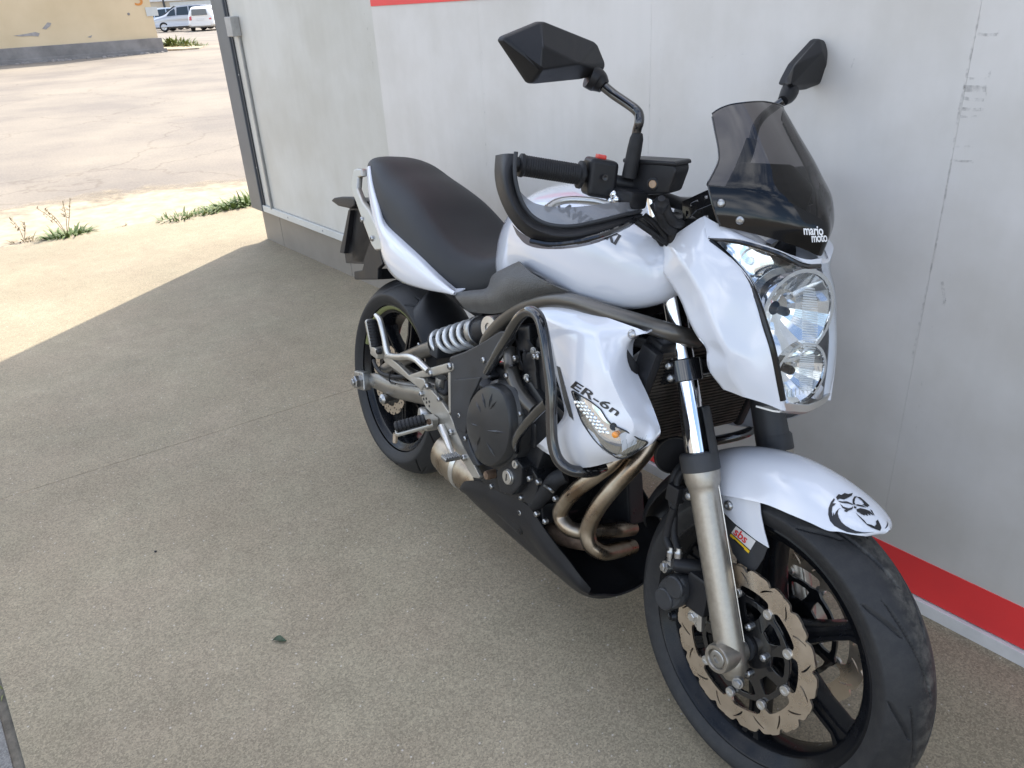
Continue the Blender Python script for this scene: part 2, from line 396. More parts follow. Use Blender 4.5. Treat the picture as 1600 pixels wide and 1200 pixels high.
# ================================================================== SETTING
def nodes_of(m): return m.node_tree.nodes, m.node_tree.links, m.node_tree.nodes['Principled BSDF']
def concrete(name, c_lo, c_hi, speck=1., rough=.85):
    m = mat(name, c_hi, rough); n, l, b = nodes_of(m)
    tc = n.new('ShaderNodeTexCoord')
    def noise(s, d=5, r=.6):
        q = n.new('ShaderNodeTexNoise'); q.inputs['Scale'].default_value = s; q.inputs['Detail'].default_value = d; q.inputs['Roughness'].default_value = r
        l.new(tc.outputs['Object'], q.inputs['Vector']); return q
    def ramp(src, p0, c0, p1, c1):
        q = n.new('ShaderNodeValToRGB'); e = q.color_ramp.elements
        e[0].position = p0; e[0].color = (*c0, 1); e[1].position = p1; e[1].color = (*c1, 1); l.new(src, q.inputs['Fac']); return q
    big = ramp(noise(1.3, 6, .62).outputs['Fac'], .33, c_lo, .67, c_hi)
    mid = ramp(noise(9, 6, .65).outputs['Fac'], .3, (.78, .77, .76), .7, (1.14, 1.14, 1.14))
    m1 = n.new('ShaderNodeMixRGB'); m1.blend_type = 'MULTIPLY'; m1.inputs['Fac'].default_value = .45
    l.new(big.outputs['Color'], m1.inputs['Color1']); l.new(mid.outputs['Color'], m1.inputs['Color2'])
    def grains(s, lo, hi):
        q = n.new('ShaderNodeTexVoronoi'); q.inputs['Scale'].default_value = s; l.new(tc.outputs['Object'], q.inputs['Vector'])
        sc_ = n.new('ShaderNodeSeparateColor'); l.new(q.outputs['Color'], sc_.inputs['Color']); return ramp(sc_.outputs['Green'], .05, (lo,) * 3, .95, (hi,) * 3)
    ga_, gb_ = grains(260, .62, 1.38), grains(560, .70, 1.30)
    fine = n.new('ShaderNodeMixRGB'); fine.blend_type = 'MULTIPLY'; fine.inputs['Fac'].default_value = 1; l.new(ga_.outputs['Color'], fine.inputs['Color1']); l.new(gb_.outputs['Color'], fine.inputs['Color2'])
    m2 = n.new('ShaderNodeMixRGB'); m2.blend_type = 'MULTIPLY'; m2.inputs['Fac'].default_value = .56 * speck
    l.new(m1.outputs['Color'], m2.inputs['Color1']); l.new(fine.outputs['Color'], m2.inputs['Color2'])
    vo = n.new('ShaderNodeTexVoronoi'); vo.inputs['Scale'].default_value = 120; l.new(tc.outputs['Object'], vo.inputs['Vector'])
    sp = n.new('ShaderNodeSeparateColor'); l.new(vo.outputs['Color'], sp.inputs['Color'])
    dots = n.new('ShaderNodeMath'); dots.operation = 'GREATER_THAN'; dots.inputs[1].default_value = .972; l.new(sp.outputs['Red'], dots.inputs[0])
    near = n.new('ShaderNodeMath'); near.operation = 'LESS_THAN'; near.inputs[1].default_value = .28; l.new(vo.outputs['Distance'], near.inputs[0])
    mm = n.new('ShaderNodeMath'); mm.operation = 'MULTIPLY'; l.new(dots.outputs[0], mm.inputs[0]); l.new(near.outputs[0], mm.inputs[1])
    m3 = n.new('ShaderNodeMixRGB'); m3.inputs['Color2'].default_value = (.62, .58, .52, 1); l.new(m2.outputs['Color'], m3.inputs['Color1'])
    mf = n.new('ShaderNodeMath'); mf.operation = 'MULTIPLY'; mf.inputs[1].default_value = .55 * speck; l.new(mm.outputs[0], mf.inputs[0]); l.new(mf.outputs[0], m3.inputs['Fac'])
    # pale worn patch and dark stains
    st = ramp(noise(.55, 3, .5).outputs['Fac'], .35, (.88, .88, .88), .66, (1.10, 1.09, 1.08))
    m4 = n.new('ShaderNodeMixRGB'); m4.blend_type = 'MULTIPLY'; m4.inputs['Fac'].default_value = 1; l.new(m3.outputs['Color'], m4.inputs['Color1']); l.new(st.outputs['Color'], m4.inputs['Color2'])
    hu = ramp(noise(3.2, 5, .6).outputs['Fac'], .40, (.995, .995, .99), .60, (1.015, .99, .995))
    m5 = n.new('ShaderNodeMixRGB'); m5.blend_type = 'MULTIPLY'; m5.inputs['Fac'].default_value = 1; l.new(m4.outputs['Color'], m5.inputs['Color1']); l.new(hu.outputs['Color'], m5.inputs['Color2'])
    l.new(m5.outputs['Color'], b.inputs['Base Color'])
    bp = n.new('ShaderNodeBump'); bp.inputs['Strength'].default_value = .08; bp.inputs['Distance'].default_value = .0008
    ht = n.new('ShaderNodeMath'); ht.operation = 'ADD'; l.new(noise(240, 4, .7).outputs['Fac'], ht.inputs[0]); l.new(noise(480, 3, .6).outputs['Fac'], ht.inputs[1])
    l.new(ht.outputs[0], bp.inputs['Height']); l.new(bp.outputs['Normal'], b.inputs['Normal'])
    return m
M['concrete'] = concrete('concrete_slab', (.255, .216, .145), (.312, .267, .184))
M['concrete_side'] = concrete('side_strip_concrete', (.15, .148, .14), (.22, .215, .20))
M['dirt'] = mat('dry_soil', (.13, .115, .09), .95, var=.35, vscale=30, bump=.8, bscale=90)

def asphalt():
    m = mat('old_pale_asphalt', (.3, .29, .27), .92); n, l, b = nodes_of(m)
    tc = n.new('ShaderNodeTexCoord')
    def noise(s, d=5, r=.6, vec=None):
        q = n.new('ShaderNodeTexNoise'); q.inputs['Scale'].default_value = s; q.inputs['Detail'].default_value = d; q.inputs['Roughness'].default_value = r
        l.new(vec or tc.outputs['Object'], q.inputs['Vector']); return q
    def ramp(src, p0, c0, p1, c1):
        q = n.new('ShaderNodeValToRGB'); e = q.color_ramp.elements
        e[0].position = p0; e[0].color = (*c0, 1); e[1].position = p1; e[1].color = (*c1, 1); l.new(src, q.inputs['Fac']); return q
    base = ramp(noise(.35, 7, .62).outputs['Fac'], .38, (.185, .160, .135), .62, (.265, .228, .180))
    fine = ramp(noise(45, 4, .6).outputs['Fac'], .3, (.82, .82, .82), .7, (1.15, 1.15, 1.15))
    m1 = n.new('ShaderNodeMixRGB'); m1.blend_type = 'MULTIPLY'; m1.inputs['Fac'].default_value = .8; l.new(base.outputs['Color'], m1.inputs['Color1']); l.new(fine.outputs['Color'], m1.inputs['Color2'])
    # cracks
    wob = noise(1.2, 4, .6); add = n.new('ShaderNodeMixRGB'); add.blend_type = 'ADD'; add.inputs['Fac'].default_value = .9
    l.new(tc.outputs['Object'], add.inputs['Color1']); l.new(wob.outputs['Color'], add.inputs['Color2'])
    vo = n.new('ShaderNodeTexVoronoi'); vo.feature = 'DISTANCE_TO_EDGE'; vo.inputs['Scale'].default_value = .34; l.new(add.outputs['Color'], vo.inputs['Vector'])
    ck = ramp(vo.outputs['Distance'], .002, (.62, .57, .52), .007, (1, 1, 1))
    m2 = n.new('ShaderNodeMixRGB'); m2.blend_type = 'MULTIPLY'; m2.inputs['Fac'].default_value = .55; l.new(m1.outputs['Color'], m2.inputs['Color1']); l.new(ck.outputs['Color'], m2.inputs['Color2'])
    l.new(m2.outputs['Color'], b.inputs['Base Color'])
    bp = n.new('ShaderNodeBump'); bp.inputs['Strength'].default_value = .5; bp.inputs['Distance'].default_value = .006
    l.new(noise(70, 4, .7).outputs['Fac'], bp.inputs['Height']); l.new(bp.outputs['Normal'], b.inputs['Normal'])
    return m
M['asphalt'] = asphalt()
M['sand'] = mat('pale_sandy_dust', (.36, .30, .215), .95, var=.22, vscale=9, bump=.5, bscale=120)
M['sand_fade'] = mat('thin_sand_dusting', (.36, .30, .215), .95, var=.22, vscale=9, bump=.5, bscale=120)
n_, l_, b_ = nodes_of(M['sand_fade'])
at_ = n_.new('ShaderNodeAttribute'); at_.attribute_name = 'cover'; tc_ = n_.new('ShaderNodeTexCoord'); nz_ = n_.new('ShaderNodeTexNoise'); nz_.inputs['Scale'].default_value = 2.4; nz_.inputs['Detail'].default_value = 8; nz_.inputs['Roughness'].default_value = .68
l_.new(tc_.outputs['Object'], nz_.inputs['Vector']); ad_ = n_.new('ShaderNodeMath'); ad_.operation = 'ADD'; l_.new(at_.outputs['Fac'], ad_.inputs[0]); l_.new(nz_.outputs['Fac'], ad_.inputs[1])
mr_ = n_.new('ShaderNodeMapRange'); mr_.inputs['From Min'].default_value = .72; mr_.inputs['From Max'].default_value = 1.05; l_.new(ad_.outputs[0], mr_.inputs['Value']); l_.new(mr_.outputs['Result'], b_.inputs['Alpha'])

SLOPE = .0115
def ground_z(x, y):
    return -.022 + (SLOPE * min(60, -x - 6.6) if x < -6.6 else 0)
xs = [-420, -200, -110, -80, -66.6, -56, -46, -38, -30, -24, -18, -14, -11, -9, -7.8, -6.6, -4, 0, 6, 20, 60, 160, 400]
ys = [-400, -160, -80, -40, -20, -10, -5, 0, 3, 6, 10, 14, 20, 30, 60, 150, 400]
g = Geo(); g.v = [(x, y, ground_z(x, y)) for x in xs for y in ys]; k = len(ys)
g.f = [(i * k + j, (i + 1) * k + j, (i + 1) * k + j + 1, i * k + j + 1) for i in range(len(xs) - 1) for j in range(k - 1)]
tag(obj('ground', g, 'asphalt', sharp=180), 'old pale cracked asphalt yard in full sun', None, None, 'structure')

def plate(name, pts, top, bot, m, kind='structure', label=None, w=.0025):
    g = slab([Vector((x, y, top)) for x, y in pts], (0, 0, bot - top), w)
    o = obj(name, g, m); tag(o, label, None, None, kind); return o
jx = lambda y: -2.742 + (y + .018) * .0866
plate('concrete_slab', [(jx(-.145) + .0015, -.145), (9, -.145), (9, 1.70), (jx(1.70) + .0015, 1.70)], 0, -.14, 'concrete', label='speckled concrete slab under the motorcycle')
plate('concrete_slab', [(-6.545, -.145), (jx(-.145) - .0015, -.145), (jx(2.05) - .0015, 2.05), (-4.9, 2.05), (-4.9, 9), (-5.55, 9), (-6.30, 2.05)], 0, -.14, 'concrete', label='concrete slab half in sun beyond the expansion joint')
plate('joint_filler', [(jx(-.14) - .02, -.14), (jx(-.14) + .02, -.14), (jx(1.69) + .02, 1.69), (jx(1.69) - .02, 1.69)], -.0014, -.1, 'concrete', label='mortar filled joint between the two slabs', w=0)
plate('side_strip', [(-6.6, -1.6), (9, -1.6), (9, -.166), (-6.6, -.166)], -.012, -.14, 'concrete_side', label='dark worn concrete strip along the slab edge')
plate('dirt_seam', [(-6.6, -.17), (9, -.17), (9, -.14), (-6.6, -.14)], -.016, -.12, 'dirt', label='soil filled seam between slab and side strip', w=0)
# sandy margin just beyond the slab
rs = random.Random(3)
g = Geo(); ny = 40
for i in range(ny + 1):
    y = -6 + 14 * i / ny; xe = -6.56 + (y - .5) * .11
    w = 1.75 + .35 * math.sin(y * 1.3) + rs.uniform(-.12, .12)
    g.v += [(xe + .05, y, -.012), (xe - w * .5, y, ground_z(xe - w * .5, y) + .006), (xe - w, y, ground_z(xe - w, y) + .0035)]
for i in range(ny):
    for j in range(2): g.f.append((i * 3 + j, i * 3 + j + 1, i * 3 + 4 + j, i * 3 + 3 + j))
so_ = obj('sand_margin', g, 'sand_fade', sharp=180)
ca_ = so_.data.attributes.new('cover', 'FLOAT', 'POINT')
for i_ in range(len(so_.data.vertices)): ca_.data[i_].value = (1., .55, 0.)[i_ % 3]
tag(so_, 'pale sandy margin beyond the concrete slab', None, None, 'structure')

# ------------------------------------------------------------------ the building whose wall the bike stands against
def wall_mat(name, col, dirt, streak=.5):
    m = mat(name, col, .34, spec=.5); n, l, b = nodes_of(m)
    tc = n.new('ShaderNodeTexCoord'); mp = n.new('ShaderNodeMapping'); mp.inputs['Scale'].default_value = (5, 5, .5); l.new(tc.outputs['Object'], mp.inputs['Vector'])
    def noise(s, d, vec, r=.6):
        q = n.new('ShaderNodeTexNoise'); q.inputs['Scale'].default_value = s; q.inputs['Detail'].default_value = d; q.inputs['Roughness'].default_value = r; l.new(vec, q.inputs['Vector']); return q
    a = noise(3, 6, mp.outputs['Vector']); c = noise(2.2, 6, tc.outputs['Object'])
    r1 = n.new('ShaderNodeValToRGB'); e = r1.color_ramp.elements; e[0].position = .34; e[0].color = (*dirt, 1); e[1].position = .60; e[1].color = (*col, 1); l.new(a.outputs['Fac'], r1.inputs['Fac'])
    r2 = n.new('ShaderNodeValToRGB'); e = r2.color_ramp.elements; e[0].position = .36; e[0].color = (.88, .87, .85, 1); e[1].position = .62; e[1].color = (1.03, 1.03, 1.04, 1); l.new(c.outputs['Fac'], r2.inputs['Fac'])
    mx = n.new('ShaderNodeMixRGB'); mx.inputs['Fac'].default_value = streak; mx.inputs['Color1'].default_value = (*col, 1); l.new(r1.outputs['Color'], mx.inputs['Color2'])
    m2 = n.new('ShaderNodeMixRGB'); m2.blend_type = 'MULTIPLY'; m2.inputs['Fac'].default_value = 1; l.new(mx.outputs['Color'], m2.inputs['Color1']); l.new(r2.outputs['Color'], m2.inputs['Color2'])
    # sparse scuffs
    vo = noise(26, 8, mp.outputs['Vector'], .75); r3 = n.new('ShaderNodeValToRGB'); e = r3.color_ramp.elements; e[0].position = .70; e[0].color = (1, 1, 1, 1); e[1].position = .78; e[1].color = (.72, .70, .68, 1); l.new(vo.outputs['Fac'], r3.inputs['Fac'])
    m3 = n.new('ShaderNodeMixRGB'); m3.blend_type = 'MULTIPLY'; m3.inputs['Fac'].default_value = .8; l.new(m2.outputs['Color'], m3.inputs['Color1']); l.new(r3.outputs['Color'], m3.inputs['Color2'])
    l.new(m3.outputs['Color'], b.inputs['Base Color'])
    ro = n.new('ShaderNodeMapRange'); ro.inputs['To Min'].default_value = .30; ro.inputs['To Max'].default_value = .48; l.new(c.outputs['Fac'], ro.inputs['Value']); l.new(ro.outputs['Result'], b.inputs['Roughness'])
    bp = n.new('ShaderNodeBump'); bp.inputs['Strength'].default_value = .35; bp.inputs['Distance'].default_value = .012; bw = noise(1.6, 3, tc.outputs['Object']); l.new(bw.outputs['Fac'], bp.inputs['Height'])
    b2 = n.new('ShaderNodeBump'); b2.inputs['Strength'].default_value = .12; b2.inputs['Distance'].default_value = .001; bf = noise(320, 2, tc.outputs['Object']); l.new(bf.outputs['Fac'], b2.inputs['Height']); l.new(bp.outputs['Normal'], b2.inputs['Normal'])
    l.new(b2.outputs['Normal'], b.inputs['Normal'])
    return m
M['panel'] = wall_mat('grey_white_panel_paint', (.60, .575, .54), (.55, .53, .495), .4)
M['panel_far'] = wall_mat('off_white_panel_paint', (.535, .525, .485), (.495, .485, .445), .5)
M['trim_white'] = mat('white_trim_metal', (.53, .53, .50), .38, var=.05, vscale=5)
M['kick'] = mat('grey_brown_plinth_sheet', (.232, .205, .172), .5, var=.10, vscale=4)
M['post'] = mat('dark_grey_corner_metal', (.105, .112, .122), .35, var=.08, vscale=5)
M['post_dark'] = mat('dark_blue_grey_channel', (.030, .034, .042), .4)
M['galv'] = mat('dull_galvanised_metal', (.33, .33, .32), .45, metal=.5, var=.12, vscale=30)
M['boxgrey'] = mat('weathered_grey_box', (.36, .35, .33), .6, var=.12, vscale=25)
M['stripe_red'] = mat('red_stripe_paint', (.80, .045, .045), .34, col2=(.70, .045, .048), vscale=5, rvar=.08)
M['stripe_white'] = mat('white_base_strip', (.60, .59, .58), .45, var=.12, vscale=10)
M['tape'] = None
H = 3.25
YR, YL, YK = 1.62, 1.90, 1.93
bld = empty('building', (-2.8, 1.7, 0))
tag(bld, 'metal clad building with white panels and red stripe beside the motorcycle', 'building')
def bpart(name, g, m, parent=bld, label=None, **kw):
    g.move(Matrix.Translation((2.8, -1.7, 0))); return obj(name, g, m, parent, label=label, **kw)
def bx(x0, x1, y0, y1, z0, z1, w=0.):
    c = ((x0 + x1) / 2, (y0 + y1) / 2, (z0 + z1) / 2); s = (x1 - x0, y1 - y0, z1 - z0)
    return rbox(c, s, w) if w else box(c, s)
XS = -2.83
pxa, pxb, pxc = WP(328, 0, y=YL - .02).x, WP(346, 0, y=YL - .02).x, WP(354, 0, y=YL).x
seams = [XS, WP(757, 180, y=YR).x, WP(1016, 120, y=YR).x, WP(1487, 250, y=YR).x, 1.6, 3.2, 5.2]
for i in range(len(seams) - 1):
    bpart('wall_panel', bx(seams[i] + .0002, seams[i + 1] - .0002, YR, YR + .06, .036, H), 'panel')
bpart('base_strip', bx(XS, 5.2, YR - .012, YR + .05, -.02, .034, .003), 'stripe_white', label='dirty white strip at the foot of the wall')
bpart('red_stripe', bx(XS, 5.2, YR - .0025, YR + .02, .038, .140), 'stripe_red', label='low red stripe near the ground')
bpart('red_band', bx(XS + .002, -1.95, YR - .003, YR + .02, 1.374, 1.62), 'stripe_red', label='high red band at the top of the picture')
bpart('body', bx(XS + .004, 5.2, YR + .062, 7, .0, H - .02), 'trim_white')
bpart('body', bx(pxa + .02, XS - .002, YL + .05, 7.0, .27, H - .02), 'trim_white')
bpart('wall_panel', bx(pxb - .002, XS - .003, YL, YL + .048, .262, H, .002), 'panel_far', label='off white wall panel left of the motorcycle')
bpart('base_trim', bx(pxb - .001, XS - .003, YL - .014, YL + .04, .218, .260, .004), 'trim_white', label='white drip trim under the wall panel')
kx = WP(440, 360, y=YK).x
bpart('plinth_board', bx(WP(418, 373, z=0).x, kx - .002, YK, YK + .04, -.02, .217, .002), 'kick')
bpart('plinth_board', bx(kx + .002, -3.95, YK, YK + .04, -.02, .217, .002), 'kick')
bpart('plinth_board', bx(-3.946, XS - .003, YK, YK + .04, -.02, .217, .002), 'kick')
bpart('plinth_core', bx(-5.14, XS - .01, YK + .045, 6.9, -.02, .25), 'kick')
post = bpart('corner_post', bx(pxa, pxb, YL - .020, YL + .10, .215, H + .02, .006), 'post', label='dark grey metal corner post')
bpart('post_channel', bx(pxb + .001, pxc, YL - .010, YL - .002, .235, H + .02, .003), 'post_dark', parent=post)
for q in (.5, 1.05, 1.6): bpart('rivet', lathe((pxb + .02, YL - .010, q), (0, -1, 0), [(0, .006), (.002, .005), (.003, 0)], 8), 'galv', parent=post)
ja, jb = WP(357, 29, y=YL - .03), WP(376, 54, y=YL - .03)
bpart('junction_box', bx(ja.x - .005, ja.x + .085, YL - .055, YL - .001, jb.z - .01, ja.z + .01, .006), 'boxgrey', label='small grey junction box on the wall')
ca = WP(417, 318, y=YL - .012)
cx = ja.x + .06
bpart('conduit', bx(cx - .008, cx + .008, YL - .016, YL - .001, ca.z - .03, jb.z - .012, .003), 'galv', label='thin grey conduit running down the wall')
for k in range(5):
    zz = .5 + k * .18
tag(bpart('trim_screw', lathe((-4.62, YL - .014, .24), (0, -1, 0), [(0, .006), (.003, .004), (.003, 0)], 10), 'galv'), None)
for k in range(4): bpart('trim_screw', lathe((-4.15 + k * .42, YL - .014, .24), (0, -1, 0), [(0, .006), (.003, .004), (.003, 0)], 10), 'galv')

# old tape lines and grime on the panel: thin broken smears
def smear(name, dens=.5, col=(.15, .14, .135)):
    m = bpy.data.materials.new(name); m.use_nodes = True; n, l = m.node_tree.nodes, m.node_tree.links
    b = n['Principled BSDF']; b.inputs['Base Color'].default_value = (*col, 1); b.inputs['Roughness'].default_value = .7
    tc = n.new('ShaderNodeTexCoord'); nz = n.new('ShaderNodeTexNoise'); nz.inputs['Scale'].default_value = 38; nz.inputs['Detail'].default_value = 7; nz.inputs['Roughness'].default_value = .75
    l.new(tc.outputs['Object'], nz.inputs['Vector']); r = n.new('ShaderNodeMapRange'); r.inputs['From Min'].default_value = 1 - dens - .08; r.inputs['From Max'].default_value = 1 - dens + .16; r.inputs['To Max'].default_value = .42
    l.new(nz.outputs['Fac'], r.inputs['Value']); l.new(r.outputs['Result'], b.inputs['Alpha']); return m
M['smear'] = smear('grime_smear', .46); M['smear_faint'] = smear('faint_grime_smear', .36)
def wall_strip(pts, w, m):
    """a grimy line on the right-hand panel through photo pixels"""
    q = [WP(u, v, y=YR - .0008) for u, v in pts]; g = Geo()
    for i, c in enumerate(q):
        t = (q[min(i + 1, len(q) - 1)] - q[max(i - 1, 0)]); t.y = 0; t.normalize(); s = Vector((t.z, 0, -t.x)) * w / 2
        g.v += [tuple(c - s), tuple(c + s)]
    g.f = [(2 * i, 2 * i + 1, 2 * i + 3, 2 * i + 2) for i in range(len(q) - 1)]
    bpart('grime_line', g, m, fixn=False)
wall_strip([(1531, 20), (1512, 108), (1499, 170), (1480, 290), (1460, 395), (1441, 484), (1425, 560)], .004, 'smear')
wall_strip([(1562, 40), (1548, 105), (1534, 180), (1512, 290), (1497, 370), (1480, 455), (1474, 480)], .004, 'smear_faint')
for u0, v0, u1, v1, w in ((1505, 138, 1541, 138, .012), (1504, 153, 1537, 156, .006), (1503, 170, 1533, 171, .006), (1500, 182, 1531, 181, .004), (1493, 228, 1520, 230, .006), (1490, 250, 1518, 252, .004), (1527, 53, 1558, 54, .005), (1509, 122, 1541, 123, .004)):
    wall_strip([(u0, v0), ((u0 + u1) / 2, (v0 + v1) / 2 + 1), (u1, v1)], w, 'smear')
wall_strip([(1472, 440), (1476, 470), (1473, 480)], .006, 'smear')
wall_strip([(1462, 480), (1440, 600), (1425, 730)], .003, 'smear_faint')
wall_strip([(1335, 91), (1330, 106)], .003, 'smear')
wall_strip([(1015, 60), (1016, 120), (1014, 200), (1010, 270)], .005, 'smear_faint')
wall_strip([(1032, 60), (1033, 120), (1031, 190)], .004, 'smear_faint')
wall_strip([(1010, 97), (1070, 95), (1120, 88), (1170, 84)], .002, 'smear_faint')
wall_strip([(570, 20), (580, 80), (586, 140), (592, 200)], .012, 'smear_faint')
wall_strip([(957, 42), (953, 70), (950, 85)], .002, 'smear_faint')
wall_strip([(752, 60), (757, 160), (760, 260)], .004, 'smear_faint')

# timber block under the side stand, leaf, debris
M['wood'] = mat('weathered_timber', (.30, .17, .085), .75, col2=(.20, .11, .055), vscale=18, bump=.3, bscale=60)
bc = WP(1020, 788, z=.0)
BLK_H = .046
blk_rot = Matrix.Rotation(R_(-14), 3, 'Z')
blk_c = Vector((bc.x - .10, bc.y - .055, BLK_H / 2))
o = obj('timber_block', rbox((0, 0, 0), (.24, .10, BLK_H), .003, blk_rot), 'wood'); o.location = blk_c
tag(o, 'brown timber block on the concrete under the side stand', 'block')
# ================================================================== MOTORCYCLE  (x forward, y left, z up; rear axle above the origin)
bike = empty('motorcycle', BIKE_LOC)
bike.matrix_world = Matrix.Translation(BIKE_LOC) @ BIKE_ROT.to_4x4()
tag(bike, 'white naked motorcycle with smoked windscreen leaning on its side stand by the wall', 'motorcycle')
V = Vector
FW, RW = V((1.405, 0, .300)), V((0, 0, .312))
WB = 1.405
def part(name, g, m, parent=bike, **kw): return obj(name, g, m, parent, **kw)
def both(name, g, m, parent=bike, **kw):
    a = part(name, g, m, parent, **kw); b = part(name, g.mirror(), m, parent, **kw); return a, b

# ---------------------------------------------------------------- wheels
def tyre(c, R, hw, shoulder, bead, seg, groove, drop, name, m, parent):
    prof = []
    for i in range(7):
        t = i / 6; prof.append((-hw * (.80 + .20 * math.sin(t * math.pi * .5)), bead + (R - drop - bead) * t))
    nc = 110
    for i in range(1, nc):
        t = -1 + 2 * i / nc; prof.append((hw * t, R - drop * abs(t) ** 2.15))
    prof += [(-y, r) for y, r in reversed(prof[:7])]
    k = len(prof); g = Geo(); uvs = []
    for i in range(seg):
        th = 2 * math.pi * i / seg; ct, st = math.cos(th), math.sin(th)
        for j, (y, r) in enumerate(prof):
            s = y / hw; rr = r
            if 7 <= j < k - 7: rr = r - groove(th, s)
            g.v.append((c.x + ct * rr, c.y + y, c.z + st * rr)); uvs.append((th, s if 7 <= j < k - 7 else 1.2 * (1 if y > 0 else -1)))
    for i in range(seg):
        a, b = i * k, ((i + 1) % seg) * k
        for j in range(k - 1): g.f.append((a + j, a + j + 1, b + j + 1, b + j))
    me = finish_mesh(name, g, 180)
    bm = bmesh.new(); bm.from_mesh(me); bmesh.ops.recalc_face_normals(bm, faces=bm.faces); bm.to_mesh(me); bm.free()
    ul = me.uv_layers.new(name='UVMap')
    for lp in me.loops: ul.data[lp.index].uv = uvs[lp.vertex_index]
    return obj(name, me, m, parent, sharp=180)
def groove_fn(n, ends, width, depth, R, hw):
    step = 2 * math.pi / n
    def f(th, s):
        side = 1 if s > 0 else -1; a = abs(s); best = 9.
        t0 = th + (0 if side > 0 else step / 2)
        for s0, s1, slope, off, bend in ends:
            if a < s0 or a > s1: continue
            u = (a - s0) / (s1 - s0); c = off * step + slope * (u + bend * u * u)
            d = (t0 - c) / step; d = abs(d - round(d)) * step * R
            fall = min(1, (a - s0) * hw / .004, (s1 - a) * hw / .004)
            cosl = 1 / math.sqrt(1 + (slope * R / ((s1 - s0) * hw)) ** 2)
            best = min(best, d * cosl / max(.15, fall))
        w = width / 2
        return 0 if best > w else depth * min(1, (w - best) / (w * .35))
    return f
def wheel(c, half, name, lab, tyre_args, phase, spoke_w, tm):
    prof = [(-half, .2335), (-half - .001, .229), (-half + .003, .2225), (-half + .010, .2175), (-half + .014, .2085), (-.022, .2005), (0, .1985), (.022, .2005), (half - .014, .2085), (half - .010, .2175), (half - .003, .2225), (half + .001, .229), (half, .2335), (half - .012, .231), (.02, .214), (-.02, .214), (-half + .012, .231)]
    g = lathe(c, (0, 1, 0), prof, 96, closed=True)
    g.join(lathe(c, (0, 1, 0), [(-.055, .0), (-.055, .030), (-.048, .046), (-.03, .050), (.03, .050), (.048, .046), (.055, .030), (.055, 0)], 40))
    w = part(name, g, 'rim', label=lab)
    for kk in range(6):
        a = R_(phase + 60 * kk); d = V((math.cos(a), 0, math.sin(a))); t = V((-math.sin(a), 0, math.cos(a))); rows = []
        for r, wd, dp in ((.040, .030, .030), (.085, .020, .026), (.14, .015, .021), (.185, .016, .021), (.206, .028, .027)):
            rows.append([c + d * r + t * (sx * wd * spoke_w) + V((0, sy * dp, 0)) for sx, sy in ((-1, -.55), (-.75, -1), (-.30, -1), (-.24, -.80), (.24, -.80), (.30, -1), (.75, -1), (1, -.55), (1, .55), (.75, 1), (-.75, 1), (-1, .55))])
        gs = Geo()
        for r in rows: gs.v += [tuple(q) for q in r]
        k = 12
        for i in range(len(rows) - 1):
            for j in range(k): gs.f.append((i * k + j, i * k + (j + 1) % k, (i + 1) * k + (j + 1) % k, (i + 1) * k + j))
        part('spoke', gs, 'rim', w, sharp=35)
    tyre(c, *tyre_args, 'tyre', tm, w)
    return w
gf = groove_fn(11, [(.05, .62, .44, .0, .25), (.52, .97, .18, .60, .3)], .0062, .0055, .3, .06)
wf = wheel(FW, .049, 'wheel', 'black six spoke front wheel', (.2995, .0605, .0, .231, 1500, gf, .0385), -22, 1., 'tyre_front')
gr = groove_fn(12, [(.08, .60, .40, .0, .25), (.52, .96, .16, .60, .3)], .0060, .005, .31, .08)
wr = wheel(RW, .060, 'wheel', 'black six spoke rear wheel', (.312, .080, .0, .233, 1000, gr, .046), 88, 1.05, 'tyre_rear')

def ring_pts(fn, n): return [(fn(t) * math.cos(t), fn(t) * math.sin(t)) for t in (2 * math.pi * i / n for i in range(n))]
def to_plane(g, c, y, flip=False):
    m = Matrix(((1, 0, 0), (0, 0, -1), (0, 1, 0)))     # XY plate -> XZ plane
    g.v = [(c.x + q[0], y + q[2], c.z + q[1]) for q in g.v]; return g
def slot(r0, r1, a0, a1, w):
    """curved slot as a loop"""
    p = []; n = 6
    for s in (1, -1):
        for i in range(n + 1):
            t = i / n if s > 0 else 1 - i / n; r = r0 + (r1 - r0) * t; a = a0 + (a1 - a0) * t ** 1.3
            ww = w * (.5 + .5 * math.sin(math.pi * min(max(t, .08), .92)))
            p.append((r * math.cos(a) - s * ww * math.sin(a), r * math.sin(a) + s * ww * math.cos(a)))
    return p
def petal_disc(c, y, Ro, Ri, nb, rb, ph, holes=True, nwave=18):
    def outer(t):
        u = (t - ph) / (2 * math.pi) * nwave; u -= math.floor(u)
        return Ro - .0085 * math.exp(-((u - .5) / .11) ** 2) - .003 * max(0, u - .5) * (1 if u < .98 else 0)
    def inner(t):
        u = (t - ph) / (2 * math.pi) * nb; u -= round(u); return Ri - (Ri - rb + .001) * math.exp(-(u / .085) ** 2)
    loops = [ring_pts(outer, 324), ring_pts(inner, 324)]
    if holes:
        for k in range(nb * 2):
            a = ph + 2 * math.pi * (k + .5) / (nb * 2)
            if k % 2: loops.append(slot(Ri + .006, Ro - .010, a - .05, a + .08, .0024))
            else: loops.append(slot(Ri + .006, Ro - .010, a + .09, a - .05, .0024))
    return to_plane(fill2d(loops, .0024), c, y)
PH = R_(29.5)
